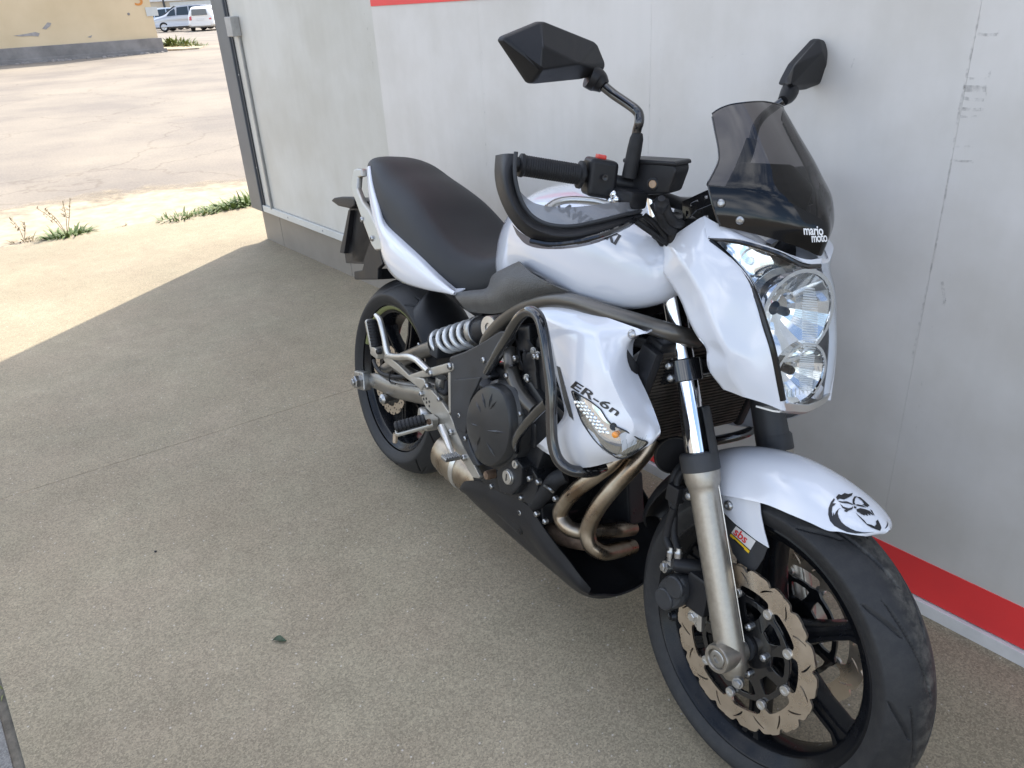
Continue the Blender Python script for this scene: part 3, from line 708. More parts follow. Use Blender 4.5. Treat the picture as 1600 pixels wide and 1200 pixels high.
for s, lab in ((-1, 'petal brake disc on the near side'), (1, 'petal brake disc on the far side')):
    yd = s * .073
    d = part('brake_disc', petal_disc(FW, yd, .1525, .1175, 9, .1005, PH), 'disc', wf, label=lab, sharp=30)
    # black carrier: hub ring, outer ring, nine arms
    loops = [ring_pts(lambda t: .096 + .006 * max(0, math.cos((t - PH) * 9)) ** 3, 240), ring_pts(lambda t: .022, 40)]
    for k in range(9):
        a0 = PH + 2 * math.pi * (k + .5) / 9
        loops.append([((r) * math.cos(a0 + da), (r) * math.sin(a0 + da)) for r, da in ((.060, -.16), (.060, .16), (.072, .22), (.086, .23), (.088, .12), (.088, -.12), (.086, -.23), (.072, -.22))])
    part('disc_carrier', to_plane(fill2d(loops, .0024, .0006), FW, s * .0675), 'gloss', wf, sharp=30)
    for k in range(9):
        a = PH + 2 * math.pi * k / 9; cc = FW + V((.1005 * math.cos(a), 0, .1005 * math.sin(a))); cc.y = s * .0758
        part('disc_button', lathe(cc, (0, s, 0), [(-.004, .0092), (.0015, .0092), (.0026, .0084), (.0026, .0055), (.0004, .0048), (.0004, 0)], 20), 'alu', wf)
    for k in range(5):
        a = R_(13 + 72 * k); cc = FW + V((.047 * math.cos(a), 0, .047 * math.sin(a))); cc.y = s * .0755
        bolt('disc_bolt', cc, (0, s, 0), .0072, wf)
part('wheel_spacer', lathe((FW.x, 0, FW.z), (0, 1, 0), [(-.092, .017), (-.078, .017), (-.076, .025), (-.05, .028), (.05, .028), (.076, .025), (.078, .017), (.092, .017)], 28), 'gplastic', wf)
# ground reflection painted in olive along the upper lip of the rear rim
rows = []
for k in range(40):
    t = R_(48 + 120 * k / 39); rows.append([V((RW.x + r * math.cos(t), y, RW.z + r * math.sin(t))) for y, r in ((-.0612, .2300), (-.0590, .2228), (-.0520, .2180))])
part('rim_reflection', surf(rows, 1, 1), mat('olive_rim_reflection', (.17, .18, .07), .35), wr, sharp=180)
# rear disc
rd = part('brake_disc', petal_disc(RW, -.078, .111, .083, 5, .075, .3, False, 16), 'disc', wr, label='small rear petal disc', sharp=30)
for k in range(48):
    a = k * .1309; r = (.090, .097, .104)[k % 3]
    pass
loops = [ring_pts(lambda t: .080, 90), ring_pts(lambda t: .025, 40)]
for k in range(5):
    a0 = .93 + 1.2566 * k; loops.append([(r * math.cos(a0 + da), r * math.sin(a0 + da)) for r, da in ((.042, -.3), (.042, .3), (.068, .42), (.068, 0), (.068, -.42))])
part('disc_carrier', to_plane(fill2d(loops, .003), RW, -.0765), 'rim', wr)
gh = Geo()
for k in range(40):
    a = 2 * math.pi * k / 40; r = .0895 + .0075 * (k % 3)
    gh.join(lathe((RW.x + r * math.cos(a), -.0806, RW.z + r * math.sin(a)), (0, -1, 0), [(0, .0026), (.0003, .0026)], 8))
part('disc_holes', gh, 'black_print', rd)

# ---------------------------------------------------------------- front fork
def fk(z, y): return V((1.129 - .4745 * (z - .882), y, z))
FAX = V((-.4745, 0, 1)).normalized()
def along(z0, prof, y, n=36):
    """lathe along the fork leg; prof = (distance above z0, radius)"""
    return lathe(fk(z0, y), FAX, prof, n)
for s, lab in ((-1, 'near fork leg'), (1, 'far fork leg')):
    y = s * .104
    g = along(.300, [(-.045, .016), (-.030, .024), (-.010, .0265), (.05, .0262), (.20, .0262), (.285, .0266), (.298, .0285), (.306, .0315), (.322, .0325), (.328, .0318)], y)
    fl = part('fork_slider', g, 'forklow', label=lab)
    part('axle_clamp', lathe((FW.x, s * .082, FW.z), (0, s, 0), [(0, .024), (.030, .027), (.056, .0265), (.0605, .0245), (.0605, .0190), (.055, .0165), (.055, 0)], 36), 'forklow', fl)
    part('axle_bolt', lathe((FW.x, s * .1345, FW.z), (0, s, 0), [(0, .015), (.0055, .015), (.0065, .0135), (.0065, .0075), (.001, .0072), (.001, 0)], 30), 'steel', fl)
    part('pinch_lug', rbox(FW + V((.005, s * .108, -.030)), (.034, .026, .022), .005), 'forklow', fl)
    bolt('pinch_bolt', FW + V((.036, s * .118, -.034)), (.3, s * .9, .1), .0075, fl, hexhead=True)
    part('casting_seam', tube([fk(.32, y) + V((.0245, s * -.0095, .01)), fk(.57, y) + V((.0245, s * -.0095, .01))], .0010, 6, smooth=False), 'alu', fl)
    ch = part('fork_tube', along(.585, [(-.02, .0205), (.52, .0205)], y, 40), 'chrome', label='polished chrome fork tube')
    # dust cover: a ring and a half-round guard standing behind and inside the tube
    g = along(.585, [(.010, .0335), (.012, .0345), (.038, .0345), (.043, .031), (.043, .022)], y)
    dc = part('dust_seal', g, 'gplastic')
    a, u, w = frame_for(FAX); rows = []
    for hh, rr in ((.040, .0345), (.075, .0335), (.112, .0330), (.122, .031)):
        row = []
        for i in range(15):
            t = R_(-8 + 184 * i / 14); dv = V((math.cos(t) * .90, 0, math.cos(t) * .427)) + V((0, 1, 0)) * math.sin(t)
            row.append(fk(.585, y) + FAX * hh + V((math.cos(t) * .903 * rr, math.sin(t) * rr * (1 if s < 0 else -1), math.cos(t) * .428 * rr)))
        rows.append(row)
    gg = surf(rows, 1, 2, th=.003 if s < 0 else -.003)
    part('tube_guard', gg, 'gplastic', dc)
# lower and upper clamps with the stem
for zc, nm in ((.757, 'lower_clamp'), (.985, 'top_clamp')):
    c0 = fk(zc, 0); ex = V((.903, 0, .428))
    R3 = Matrix((ex, V((0, 1, 0)), FAX)).transposed()
    g = rbox(c0 - ex * .03, (.060, .20, .034), .006, R3)
    for s in (-1, 1): g.join(lathe(fk(zc, s * .104), FAX, [(-.020, .0285), (-.018, .0305), (.018, .0305), (.020, .0285), (.020, .021)], 32))
    cl = part(nm, g, 'gloss' if nm[0] == 'l' else 'engine')
    if nm[0] == 'l':
        for s in (-1, 1):
            part('clamp_ear', rbox(fk(zc, s * .1) + V((-.028, s * .018, -.012)), (.046, .030, .044), .005, R3), 'gloss', cl)
            for q in (.011, -.011): bolt('clamp_bolt', fk(zc, s * .104) + FAX * q + V((-.006, s * .0335, -.002)), (.28, s * .9, .1), .0072, cl)
part('steering_stem', tube([fk(.74, 0) - V((.04, 0, .02)), fk(.99, 0) - V((.04, 0, .02))], .028, 20, smooth=False), 'frame')

# ---------------------------------------------------------------- calipers and hoses
def caliper(s):
    e = V((0, s, 0)); c = V((1.268, s * .100, .345))
    ax = V((-.45, 0, -.90)); ax.normalize(); ay = V((ax.z, 0, -ax.x))
    g = Geo()
    out = []
    for i in range(40):      # two-pot outline in the wheel plane
        t = 2 * math.pi * i / 40
        q = ax * (math.cos(t) * .046) + ay * (math.sin(t) * (.0255 - .004 * math.cos(2 * t)))
        out.append(c + q)
    rows = []
    for yo, sc in ((.0, .96), (.004, 1.), (.020, 1.), (.026, .95), (.029, .86)):
        rows.append([c + (q - c) * sc + e * yo for q in out])
    g = Geo()
    for r in rows: g.v += [tuple(q) for q in r]
    for i in range(len(rows) - 1):
        for j in range(40): g.f.append((i * 40 + j, i * 40 + (j + 1) % 40, (i + 1) * 40 + (j + 1) % 40, (i + 1) * 40 + j))
    g.f.append(tuple((len(rows) - 1) * 40 + j for j in range(40))); g.f.append(tuple(range(39, -1, -1)))
    cp = part('brake_caliper', g, 'gplastic', sharp=35, label='grey two piston brake caliper')
    for q in (.021, -.021):
        cc = c + ax * q + e * .026
        part('piston_cap', lathe(cc, e, [(-.01, .021), (.005, .0215), (.0075, .019), (.0075, 0)], 28), 'gplastic', cp)
    part('bridge', rbox(c + V((.045, -s * .012, .02)), (.055, .050, .075), .008), 'plastic', cp)
    part('bracket', slab([c + V(q) + e * -.006 for q in ((.032, 0, .052), (.052, 0, .052), (.060, 0, .0), (.070, 0, -.05), (.058, 0, -.052), (.044, 0, -.01))], e * .012, .003), 'alu', cp)
    part('guide_pin', lathe(c + V((.004, s * .012, .058)), (-.2, s * .25, .0), [(-.05, .014), (.012, .014), (.018, .010)], 20), 'plastic', cp)
    for q in (V((.043, s * .004, .040)), V((.045, s * .006, -.030))): bolt('caliper_bolt', c + q, e, .0085, cp, 'alu', hexhead=True)
    bolt('slide_bolt', c + V((.0, s * .010, -.058)), (-.5, s * .8, -.2), .0075, cp, 'engine', hexhead=True)
    for q in ((-.022, .028), (-.004, .036)):
        b0 = c + V((q[0], s * .016, q[1] + .020)); up = V((-.12, 0, 1)).normalized()
        part('banjo_fitting', lathe(b0, up, [(-.014, .006), (-.004, .007), (-.003, .0085), (.006, .0085), (.007, .006), (.013, .006), (.014, .0078), (.024, .0078), (.026, .006), (.034, .0055)], 12), 'steel', cp)
    bolt('banjo_bolt', c + V((-.026, s * .024, .040)), (-.3, s * .9, .1), .0085, cp, 'steel', hexhead=True)
    return c
cR = caliper(-1); caliper(1)
hose1 = [cR + V((-.026, -.016, .075)), P(Z8(172, 420), y=-.112), P(Z8(186, 370), y=-.112), P(Z8(205, 315), y=-.110), P(Z8(208, 275), y=-.11), P(Z8(215, 225), y=-.105), P(Z8(245, 195), y=-.09), P(Z8(285, 160), y=-.05), fk(.70, -.03) - V((.07, 0, 0))]
part('brake_hose', tube(hose1, .0066, 10), 'rubber')
hose2 = [cR + V((-.008, -.016, .083)), P(Z8(200, 420), y=-.108), P(Z8(200, 350), y=-.108), P(Z8(192, 310), y=-.108), P(Z8(190, 260), y=-.105), P(Z8(205, 210), y=-.10), P(Z8(232, 180), y=-.08), P(Z8(262, 150), y=-.05), fk(.72, -.02) - V((.08, 0, 0))]
part('brake_hose', tube(hose2, .0066, 10), 'rubber')
part('hose_sleeve', tube([P(Z8(176, 420), y=-.112), P(Z8(188, 370), y=-.112), P(Z8(200, 330), y=-.111)], .0082, 10), 'plastic')
hb = P(Z8(205, 280), y=-.11)
part('hose_clip', rbox(hb, (.030, .022, .034), .004), 'plastic')
part('hose_bracket', slab([P(Z8(a, b), y=-.108) for a, b in ((195, 268), (262, 262), (264, 300), (225, 304), (195, 296))], (0, .006, 0), .0015), 'plastic')
bolt('bracket_bolt', P(Z8(250, 289), y=-.110), (.1, -1, .1), .0085, bike)

# ---------------------------------------------------------------- front mudguard
def fend(th, y, lift=0., w=.072):
    """point of the mudguard shell: angle round the axle in degrees, y across"""
    t = R_(th); s = abs(y) / w
    r = .346 + lift - .006 * s ** 2 - .030 * s ** 3.2
    return V((FW.x + r * math.cos(t), y, FW.z + r * math.sin(t)))
rows = []
for th, w, dr, dp in ((131, .070, -.004, .058), (122, .071, -.002, .062), (112, .072, 0, .066), (102, .072, .001, .066), (93, .072, .001, .060), (84, .071, 0, .053), (77, .069, -.001, .043), (72, .066, -.002, .034), (68.5, .059, -.003, .024), (66, .049, -.004, .016), (64.2, .034, -.005, .008), (63.4, .014, -.006, .002)):
    row = []
    for i in range(13):
        u = -1 + 2 * i / 12; y = u * w; s = abs(u)
        r = .344 + dr - .004 * s ** 2 - dp * s ** 3.0 + .003 * math.exp(-(s / .25) ** 2)
        t = R_(th + (1.2 * s ** 2 if th < 70 else 0)); row.append(V((FW.x + r * math.cos(t), y, FW.z + r * math.sin(t))))
    rows.append(row)
fender = part('mudguard', surf(rows, 3, 5, th=.0035), 'white', sharp=60, label='glossy white front mudguard')
# side legs bolted to the fork
legpx = [(360, 280), (400, 268), (440, 275), (478, 296), (486, 306), (489, 350), (500, 405), (516, 464), (470, 435), (400, 380), (362, 342), (355, 300)]
leg = slab([P(Z8(a, b), y=-.0665) for a, b in legpx], (0, .003, 0), .001)
for nm_, gg in (('mudguard_leg', leg), ('mudguard_leg', leg.mirror())):
    lg = part(nm_, gg, 'white', fender)
bolt('mudguard_bolt', P(Z8(383, 321), y=-.0675), (.1, -1, .1), .0092, fender)
bolt('mudguard_bolt', P(Z8(383, 321), y=-.0675) * 1 + V((0, .135, 0)), (.1, 1, .1), .0092, fender)
# black rear flap of the mudguard
rows = []
for th, w in ((129, .066), (138, .066), (148, .063), (156, .058), (163, .048), (168, .030)):
    row = []
    for i in range(9):
        u = -1 + 2 * i / 8; s = abs(u); r = .345 - .004 * s ** 2 - .026 * s ** 3; t = R_(th); row.append(V((FW.x + r * math.cos(t), u * w, FW.z + r * math.sin(t))))
    rows.append(row)
part('mudguard_flap', surf(rows, 3, 4, th=.003), 'plastic', fender)
# dark plate behind the leg with the sticker
shp = [(366, 346), (402, 382), (470, 437), (512, 463), (498, 500), (468, 545), (420, 515), (395, 480), (372, 400)]
shield = part('fork_shield', slab([P(Z8(a, b), y=-.0635) for a, b in shp], (0, .002, 0), .0005), 'gplastic', fender)
pxs = lambda x, y: (1134 + 0, 0)
stk = Geo().add([(*Z8(a, b), 0) for a, b in ((408, 390), (474, 440), (456, 470), (392, 412))], [(0, 1, 2, 3)])
ident = lambda x, y: (x, y)
wrap_print('sticker', stk, ident, shield, 'sticker_grey', fender, .0008)
stk2 = Geo().add([(*Z8(a, b), 0) for a, b in ((391, 415), (454, 473), (450, 481), (387, 422))], [(0, 1, 2, 3)])
wrap_print('sticker_band', stk2, ident, shield, 'yellow_print', fender, .0008)
stk3 = Geo().add([(*Z8(a, b), 0) for a, b in ((402, 432), (436, 464), (434, 467), (400, 435))], [(0, 1, 2, 3)])
wrap_print('sticker_bar', stk3, ident, shield, 'black_print', fender, .0012)
def px_affine(o, ux, uy):
    return lambda x, y: (o[0] + x * ux[0] + y * uy[0], o[1] + x * ux[1] + y * uy[1])
wrap_print('sticker_text', text2d('sbs', 1., .015, 0, .95), px_affine(Z8(398, 414), (16.0, 13.2), (9, -14)), shield, 'red_print', fender, .0014)
# skull emblem on the mudguard tip: black printed shapes (enlargement 1170,760 x5)
ZS = zf(1170, 760, 5)
def blob(pts, n=4): return [tuple(q) for q in spline([(a, b, 0) for a, b in pts], n, True)]
def poly_print(name, loops, target, m, parent, lift=.0010, zz=ZS):
    g = Geo()
    for lp in loops:
        f2 = fill2d([[(a / 100, b / 100) for a, b in lp]], 0.0)
        g.join(f2)
    wrap_print(name, g, lambda x, y: zz(850 + (x * 100 - 850) * .93, 208 + (y * 100 - 220) * .92), target, m, parent, lift, grid=2)
ringo = [(652, 95), (625, 130), (606, 180), (604, 235), (620, 290), (655, 330), (700, 355), (760, 382), (830, 394), (905, 392), (995, 380), (905, 384), (835, 372), (790, 352), (745, 325), (715, 298), (694, 262), (683, 225), (690, 192), (712, 180), (690, 186), (668, 210), (655, 240), (648, 215), (640, 250), (634, 210), (638, 170), (655, 155), (668, 140), (640, 140), (660, 110)]
sk = [ringo,
      [(668, 88), (690, 62), (712, 70), (740, 52), (770, 62), (808, 52), (800, 75), (770, 92), (735, 108), (700, 100), (680, 112)],
      [(680, 118), (720, 124), (760, 124), (800, 142), (812, 156), (770, 142), (735, 138), (705, 132)],
      [(700, 140), (730, 168), (772, 182), (800, 176), (812, 160), (806, 188), (775, 202), (755, 215), (735, 205), (748, 192), (722, 178)],
      [(808, 150), (806, 108), (822, 82), (845, 80), (828, 100), (822, 130), (830, 152)],
      [(840, 84), (870, 88), (905, 118), (948, 158), (930, 172), (900, 155), (885, 150), (905, 148), (885, 118)],
      [(826, 152), (850, 148), (890, 158), (925, 176), (890, 170), (850, 162)],
      [(838, 190), (872, 180), (912, 190), (950, 205), (985, 245), (950, 225), (958, 245), (930, 228), (936, 248), (908, 232), (910, 245), (880, 232), (860, 218), (846, 212)],
      [(828, 215), (850, 235), (880, 262), (905, 285), (925, 312), (965, 322), (990, 335), (1005, 318), (1002, 292), (1018, 278), (1040, 322), (1048, 348), (1036, 372), (1000, 360), (965, 345), (930, 325), (895, 290), (862, 255)],
      [(950, 190), (968, 200), (992, 245), (975, 230)],
      [(1075, 356), (1092, 330), (1098, 305), (1088, 288), (1104, 308), (1100, 335), (1084, 352)],
      [(818, 160), (840, 172), (836, 185), (818, 180)]]
poly_print('emblem', sk, fender, 'black_print', fender)
# ---------------------------------------------------------------- tank
def section(x, zt, zl, hw, sh=.30, inset=.80, low=.86):
    """closed ring across the bike: top centre, shoulder, widest, lower edge, underside"""
    h = zt - zl
    half = [(0, zt), (hw * .42, zt - h * .02), (hw * inset, zt - h * .16), (hw * .965, zt - h * (sh + .06)), (hw, zt - h * .58), (hw * .985, zt - h * .82), (hw * low, zl), (hw * .45, zl + .006)]
    return [V((x, -y, z)) for y, z in half] + [V((x, y, z)) for y, z in reversed(half[1:-1])] if False else [V((x, -y, z)) for y, z in half] + [V((x, y, z)) for y, z in reversed(half[1:])]
tank_rows = [section(*a) for a in ((.520, .86, .775, .070), (.560, .925, .772, .100), (.610, .972, .785, .124), (.680, 1.005, .815, .146), (.760, 1.022, .828, .163), (.850, 1.030, .826, .174), (.940, 1.028, .822, .180), (1.030, 1.018, .830, .179), (1.090, 1.004, .845, .172), (1.135, .985, .868, .158), (1.160, .960, .895, .128))]
tank = part('fuel_tank', surf(tank_rows, 3, 5, closed=True), 'tank', sharp=60, label='pearl white fuel tank')
ft = V((.80, 0, 1.026))
cap = part('fuel_cap', lathe(ft, (-.03, 0, 1), [(-.01, .064), (.004, .064), (.007, .060), (.005, .052), (.002, .050), (.002, .040), (.006, .036), (.006, 0)], 40), 'alu', tank)
for k in range(6):
    a = k * 1.0472 + .3; bolt('cap_bolt', ft + V((.056 * math.cos(a), .056 * math.sin(a), .005)), (0, 0, 1), .0042, cap)
wrap_print('maker_name', text2d('KAWASAKI', 1., .05, .18, 1.0), px_affine((864, 323), (19.6, 11.8), (8, -21)), tank, 'black_print', tank, .0010)

# ---------------------------------------------------------------- seat
seat_rows = []
for x, zt, ze, hw in ((-.238, .942, .928, .022), (-.230, .955, .925, .055), (-.205, .966, .922, .080), (-.155, .972, .914, .100), (-.085, .965, .893, .116), (0.0, .945, .835, .134), (.09, .928, .790, .142), (.18, .905, .757, .147), (.26, .872, .735, .148), (.34, .838, .716, .146), (.42, .816, .706, .136), (.49, .815, .715, .118), (.55, .838, .745, .092), (.580, .860, .790, .066)):
    h = zt - ze
    dish = .020 * math.exp(-((x - .30) / .12) ** 2)
    half = [(0, zt - dish), (hw * .40, zt - h * .02 - dish * .8), (hw * .74, zt - h * .13), (hw * .93, zt - h * .36), (hw * 1.0, zt - h * .70), (hw * .995, ze), (hw * .90, ze - .006), (hw * .4, ze - .006)]
    seat_rows.append([V((x, -y, z)) for y, z in half] + [V((x, y, z)) for y, z in reversed(half[1:])])
seat = part('seat', surf(seat_rows, 3, 5, closed=True), 'seat', sharp=60, label='black vinyl dual seat')
part('seat_seam', tube([P(Z2(a, b), y=-.136) for a, b in ((412, 512), (500, 608), (620, 728), (730, 838), (828, 940))], .003, 6), 'plastic', seat)

# ---------------------------------------------------------------- tail
up = [(322, 156, -.090), (340, 262, -.106), (378, 388, -.122), (415, 515, -.136), (515, 622, -.147), (632, 735, -.150), (735, 842, -.149), (838, 944, -.146)]
md = [(311, 160, -.104), (325, 290, -.124), (358, 430, -.144), (400, 570, -.161), (478, 680, -.175), (590, 782, -.174), (710, 872, -.168), (842, 949, -.156)]
lw = [(299, 166, -.097), (307, 310, -.116), (331, 446, -.136), (372, 610, -.154), (402, 748, -.165), (485, 862, -.164), (640, 920, -.160), (845, 955, -.152)]
under = [P(Z2(a, b), y=y) + V((.0, .045, .02)) for a, b, y in lw]
top = [P(Z2(a, b), y=y) + V((0, .025, -.006)) for a, b, y in up]
rows = [top, PL(Z2, up), PL(Z2, md), PL(Z2, lw), under]
gt = surf(rows, 5, 4, th=.003)
both('tail_panel', gt, 'white', sharp=70)
# under-tray and tail core between the panels
rows = []
for x, z0, z1, hw in ((-.225, .84, .92, .03), (-.15, .81, .905, .085), (0, .765, .90, .118), (.2, .70, .80, .12), (.40, .66, .72, .12), (.55, .64, .74, .11)):
    rows.append([V((x, -hw, z0 + .02)), V((x, -hw, z1)), V((x, hw, z1)), V((x, hw, z0 + .02)), V((x, hw * .5, z0)), V((x, -hw * .5, z0))])
part('tail_core', surf(rows, 2, 3, closed=True), 'plastic')
part('tail_lamp', rbox((-.226, 0, .875), (.03, .08, .05), .01), 'carlamp_red' if 'carlamp_red' in M else 'red')
gr_px = [(205, 183), (228, 172), (258, 174), (262, 222), (236, 230), (230, 298), (262, 380), (300, 430), (345, 520), (405, 664), (400, 682), (342, 686), (318, 650), (262, 500), (222, 385), (190, 302), (196, 240)]
gry = lambda b: -.118 - .052 * min(1, (b - 172) / 480)
g = slab([P(Z2(a, b), y=gry(b)) for a, b in gr_px], (0, .018, 0), .005, 3)
ga, gb = both('grab_rail', g, 'champ')
for q in ((262, 492), (325, 610)):
    c = P(Z2(*q), y=gry(q[1]) - .0015); bolt('grab_bolt', c, (0, -1, 0), .0085, ga)
for q in (.5, ):
    part('grab_stay', tube([P(Z2(330, 560), y=-.150), P(Z2(330, 560), y=-.150) + V((.02, .06, .0))], .012, 10, smooth=False), 'champ', ga)
# plate holder hanging behind the tail
pa = [(192, 352), (300, 378), (330, 450), (355, 600), (392, 770), (362, 800), (360, 866), (214, 866), (212, 816), (262, 808), (272, 770), (160, 765), (152, 706), (122, 700), (128, 660), (180, 432)]
ph = part('plate_holder', slab([P(Z2(a, b), y=-.085) for a, b in pa], (0, .015, 0), .003), 'plastic')
part('plate_holder_web', slab([P(Z2(a, b), y=-.085) for a, b in ((192, 352), (300, 378), (345, 560), (272, 770), (200, 760), (182, 640), (205, 430))], (0, .17, 0), .006), 'plastic', ph)
pq = [P(Z2(a, b), y=-.10) for a, b in ((176, 432), (190, 434), (150, 704), (124, 700))]
part('number_plate', slab(pq, (0, .20, 0), .002), 'plastic', ph)
part('reflector_bracket', slab([P(Z2(a, b), y=-.06) for a, b in ((214, 816), (360, 800), (360, 868), (214, 868))], (0, .12, 0), .004), 'plastic', ph)
bolt('plate_bolt', P(Z2(292, 838), y=-.0605), (0, -1, 0), .006, ph, 'engine')
gi = slab([P(Z2(a, b), y=-.125) for a, b in ((64, 375), (84, 355), (130, 348), (190, 350), (215, 360), (215, 405), (185, 424), (110, 408))], (0, .035, 0), .006, 2)
both('rear_indicator', gi, 'plastic')
part('light_arm', slab([P(Z2(a, b), y=-.05) for a, b in ((180, 352), (305, 380), (318, 440), (190, 425))], (0, .10, 0), .006), 'plastic', ph)

# ---------------------------------------------------------------- side cover between seat and tank (grained)
sc_px = [[(832, 958, -.142), (940, 944, -.150), (1048, 928, -.158), (1085, 848, -.150), (1165, 800, -.160), (1252, 756, -.172)],
         [(860, 985, -.155), (960, 970, -.170), (1070, 950, -.185), (1130, 890, -.190), (1220, 850, -.196), (1330, 832, -.190)],
         [(895, 1022, -.160), (990, 1015, -.178), (1095, 1000, -.195), (1180, 950, -.200), (1290, 920, -.200), (1445, 890, -.194)],
         [(930, 1060, -.150), (1015, 1072, -.168), (1110, 1074, -.182), (1200, 1046, -.186), (1330, 975, -.188), (1560, 935, -.184)]]
gsc = surf([PL(Z2, r) for r in sc_px], 4, 5, th=.004)
both('side_cover', gsc, 'tplastic', sharp=50)

# ---------------------------------------------------------------- frame
ft_px = [(150, 215, -.165), (205, 150, -.172), (262, 106, -.178), (330, 80, -.182), (400, 70, -.186), (470, 76, -.190), (560, 105, -.190), (650, 134, -.184), (740, 160, -.172), (830, 188, -.152), (890, 205, -.120), (935, 216, -.085)]
pts = [V((.60, -.14, .60))] + PL(Z7, ft_px)
ftube = tube(pts, .0155, 18, 5)
both('frame_tube', ftube, 'frame')
f2 = [V((.66, -.16, .66)), P(Z7(236, 250), y=-.16)]
fd = tube(PL(Z7, [(205, 160, -.165), (190, 200, -.160), (150, 300, -.15), (110, 420, -.14)]) , .018, 14, 4); both('frame_down_tube', fd, 'frame')
fl = tube([V((1.14, -.05, .80)), V((1.15, -.12, .76)), V((1.13, -.155, .70)), V((1.05, -.15, .60)), V((.98, -.14, .48))], .016, 14, 5); both('frame_front_tube', fl, 'frame')
# bright curved bracket and dark hoses seen between shroud and fork
part('radiator_stay', tube(PL(Z7, [(705, 300, -.16), (735, 275, -.15), (775, 268, -.14), (830, 285, -.12), (860, 290, -.10)]), .011, 12, 5), 'alu')
for k, (dy, dz) in enumerate(((0, 0), (10, 10), (20, 18))):
    part('wiring_hose', tube(PL(Z7, [(700, 215 + dz, -.165), (740, 222 + dz, -.155), (790, 238 + dz, -.14), (850, 256 + dz, -.11)]), .0055, 8, 4), 'rubber')

# ---------------------------------------------------------------- engine
def prism_y(pts, y0, y1, w=.006): return slab([V((x, y0, z)) for x, z in pts], (0, y1 - y0, 0), w)
crank = [(.60, .30), (.66, .24), (.84, .23), (.87, .30), (.87, .40), (.90, .50), (.92, .56), (.80, .62), (.66, .60), (.60, .50)]
eng = part('engine', prism_y(crank, -.160, .160, .015), 'engine', label='black painted twin cylinder engine')
cyl = [(.80, .60), (.86, .56), (1.00, .53), (1.06, .66), (1.05, .74), (.98, .79), (.86, .78), (.80, .70)]
part('cylinder_block', prism_y(cyl, -.145, .145, .008), 'engine', eng)
for k in range(7):
    q = k / 6; c = V((.965 + .02 * q, 0, .575 + .115 * q))
    part('cooling_fin', rbox(c, (.17, .312, .005), .001, Matrix.Rotation(R_(12), 3, 'Y')), 'engine', eng)
# clutch cover
cc = P(Z3(838, 780), y=-.205); cc = V((.777, -.205, .487))
def cov(r): return r
outl = []
opx = [(730, 760), (728, 870), (760, 970), (800, 1060), (880, 1100), (960, 1050), (1000, 960), (1010, 850), (1000, 740), (975, 650), (930, 600), (870, 585), (810, 610), (760, 670)]
ring = [P(Z3(a, b), y=-.196) for a, b in opx]
ring = spline(ring, 4, True)
cen = sum(ring, V()) / len(ring); rows = []
for sc_, yy in ((1.06, -.150), (1.06, -.176), (1.03, -.186), (.96, -.192), (.93, -.206), (.88, -.212), (.60, -.221), (.25, -.226), (.02, -.227)):
    rows.append([V((cen.x + (q.x - cen.x) * sc_, yy, cen.z + (q.z - cen.z) * sc_)) for q in ring])
g = Geo(); k = len(ring)
for r in rows: g.v += [tuple(q) for q in r]
for i in range(len(rows) - 1):
    for j in range(k): g.f.append((i * k + j, i * k + (j + 1) % k, (i + 1) * k + (j + 1) % k, (i + 1) * k + j))
g.f.append(tuple((len(rows) - 1) * k + j for j in range(k)))
clutch = part('clutch_cover', g, 'cover', eng, sharp=30, label='satin black round clutch cover with star ribs')
tree_cv = bvh_of(clutch)
def on_cover(u, v):
    d_ = (BIKE_ROT.transposed() @ wray(*Z3(u, v))).normalized(); h_ = tree_cv.ray_cast(CL, d_); return h_[0] + V((0, -.0006, 0)) if h_[0] is not None else P(Z3(u, v), y=-.215)
# star of tapered flutes pressed into the cover (enlargement 540,440)
for tip, tail, wd in (((940, 885), (825, 872), 18), ((885, 700), (845, 750), 12), ((880, 1030), (822, 935), 16), ((770, 965), (790, 905), 12), ((735, 830), (775, 845), 10), ((800, 650), (822, 745), 12), ((860, 650), (838, 745), 9), ((765, 700), (795, 770), 10)):
    a, b = on_cover(*tip), on_cover(*tail); d = (b - a); n_ = V((-d.z, 0, d.x)).normalized() * (wd / 3.75 * .00070)
    m_ = on_cover(tip[0] * .55 + tail[0] * .45, tip[1] * .55 + tail[1] * .45)
    g = Geo().add([a + V((0, .0, 0)), m_ + n_, b, m_ - n_, m_ + V((0, -.0034, 0))], [(0, 1, 4), (1, 2, 4), (2, 3, 4), (3, 0, 4)])
    part('cover_rib', g, 'cover', clutch, sharp=10)
for a, b in ((950, 630), (1020, 775), (1105, 440), (1125, 440), (990, 450), (700, 920), (1065, 575), (1075, 1155), (1125, 1175), (940, 552)):
    bolt('engine_bolt', P(Z3(a, b), y=-.188), (0, -1, 0), .0065, eng)
def plug(px, y, r, m, nm, slotd=True):
    c = P(px, y=y); o_ = part(nm, lathe(c, (0, -1, 0), [(-.02, r * 1.1), (.0, r * 1.1), (.002, r * 1.05), (.002, r), (.006, r), (.007, r * .93), (.007, 0)], 30), m, eng)
    if slotd: part('slot', box(c + V((0, -.0074, 0)), (r * .16, .0012, r * 1.0)), 'black_print', o_)
plug(Z7(228, 732), -.190, .0165, 'alu', 'timing_plug'); plug(Z7(258, 684), -.185, .0095, 'alu', 'inspection_plug'); plug(Z7(150, 725), -.185, .010, 'rusty', 'oil_window', False)
part('plug_boss', prism_y([(P(Z7(a, b), y=-.18).x, P(Z7(a, b), y=-.18).z) for a, b in ((190, 715), (215, 672), (262, 655), (290, 690), (285, 760), (250, 800), (205, 790))], -.189, -.15, .006), 'engine', eng)
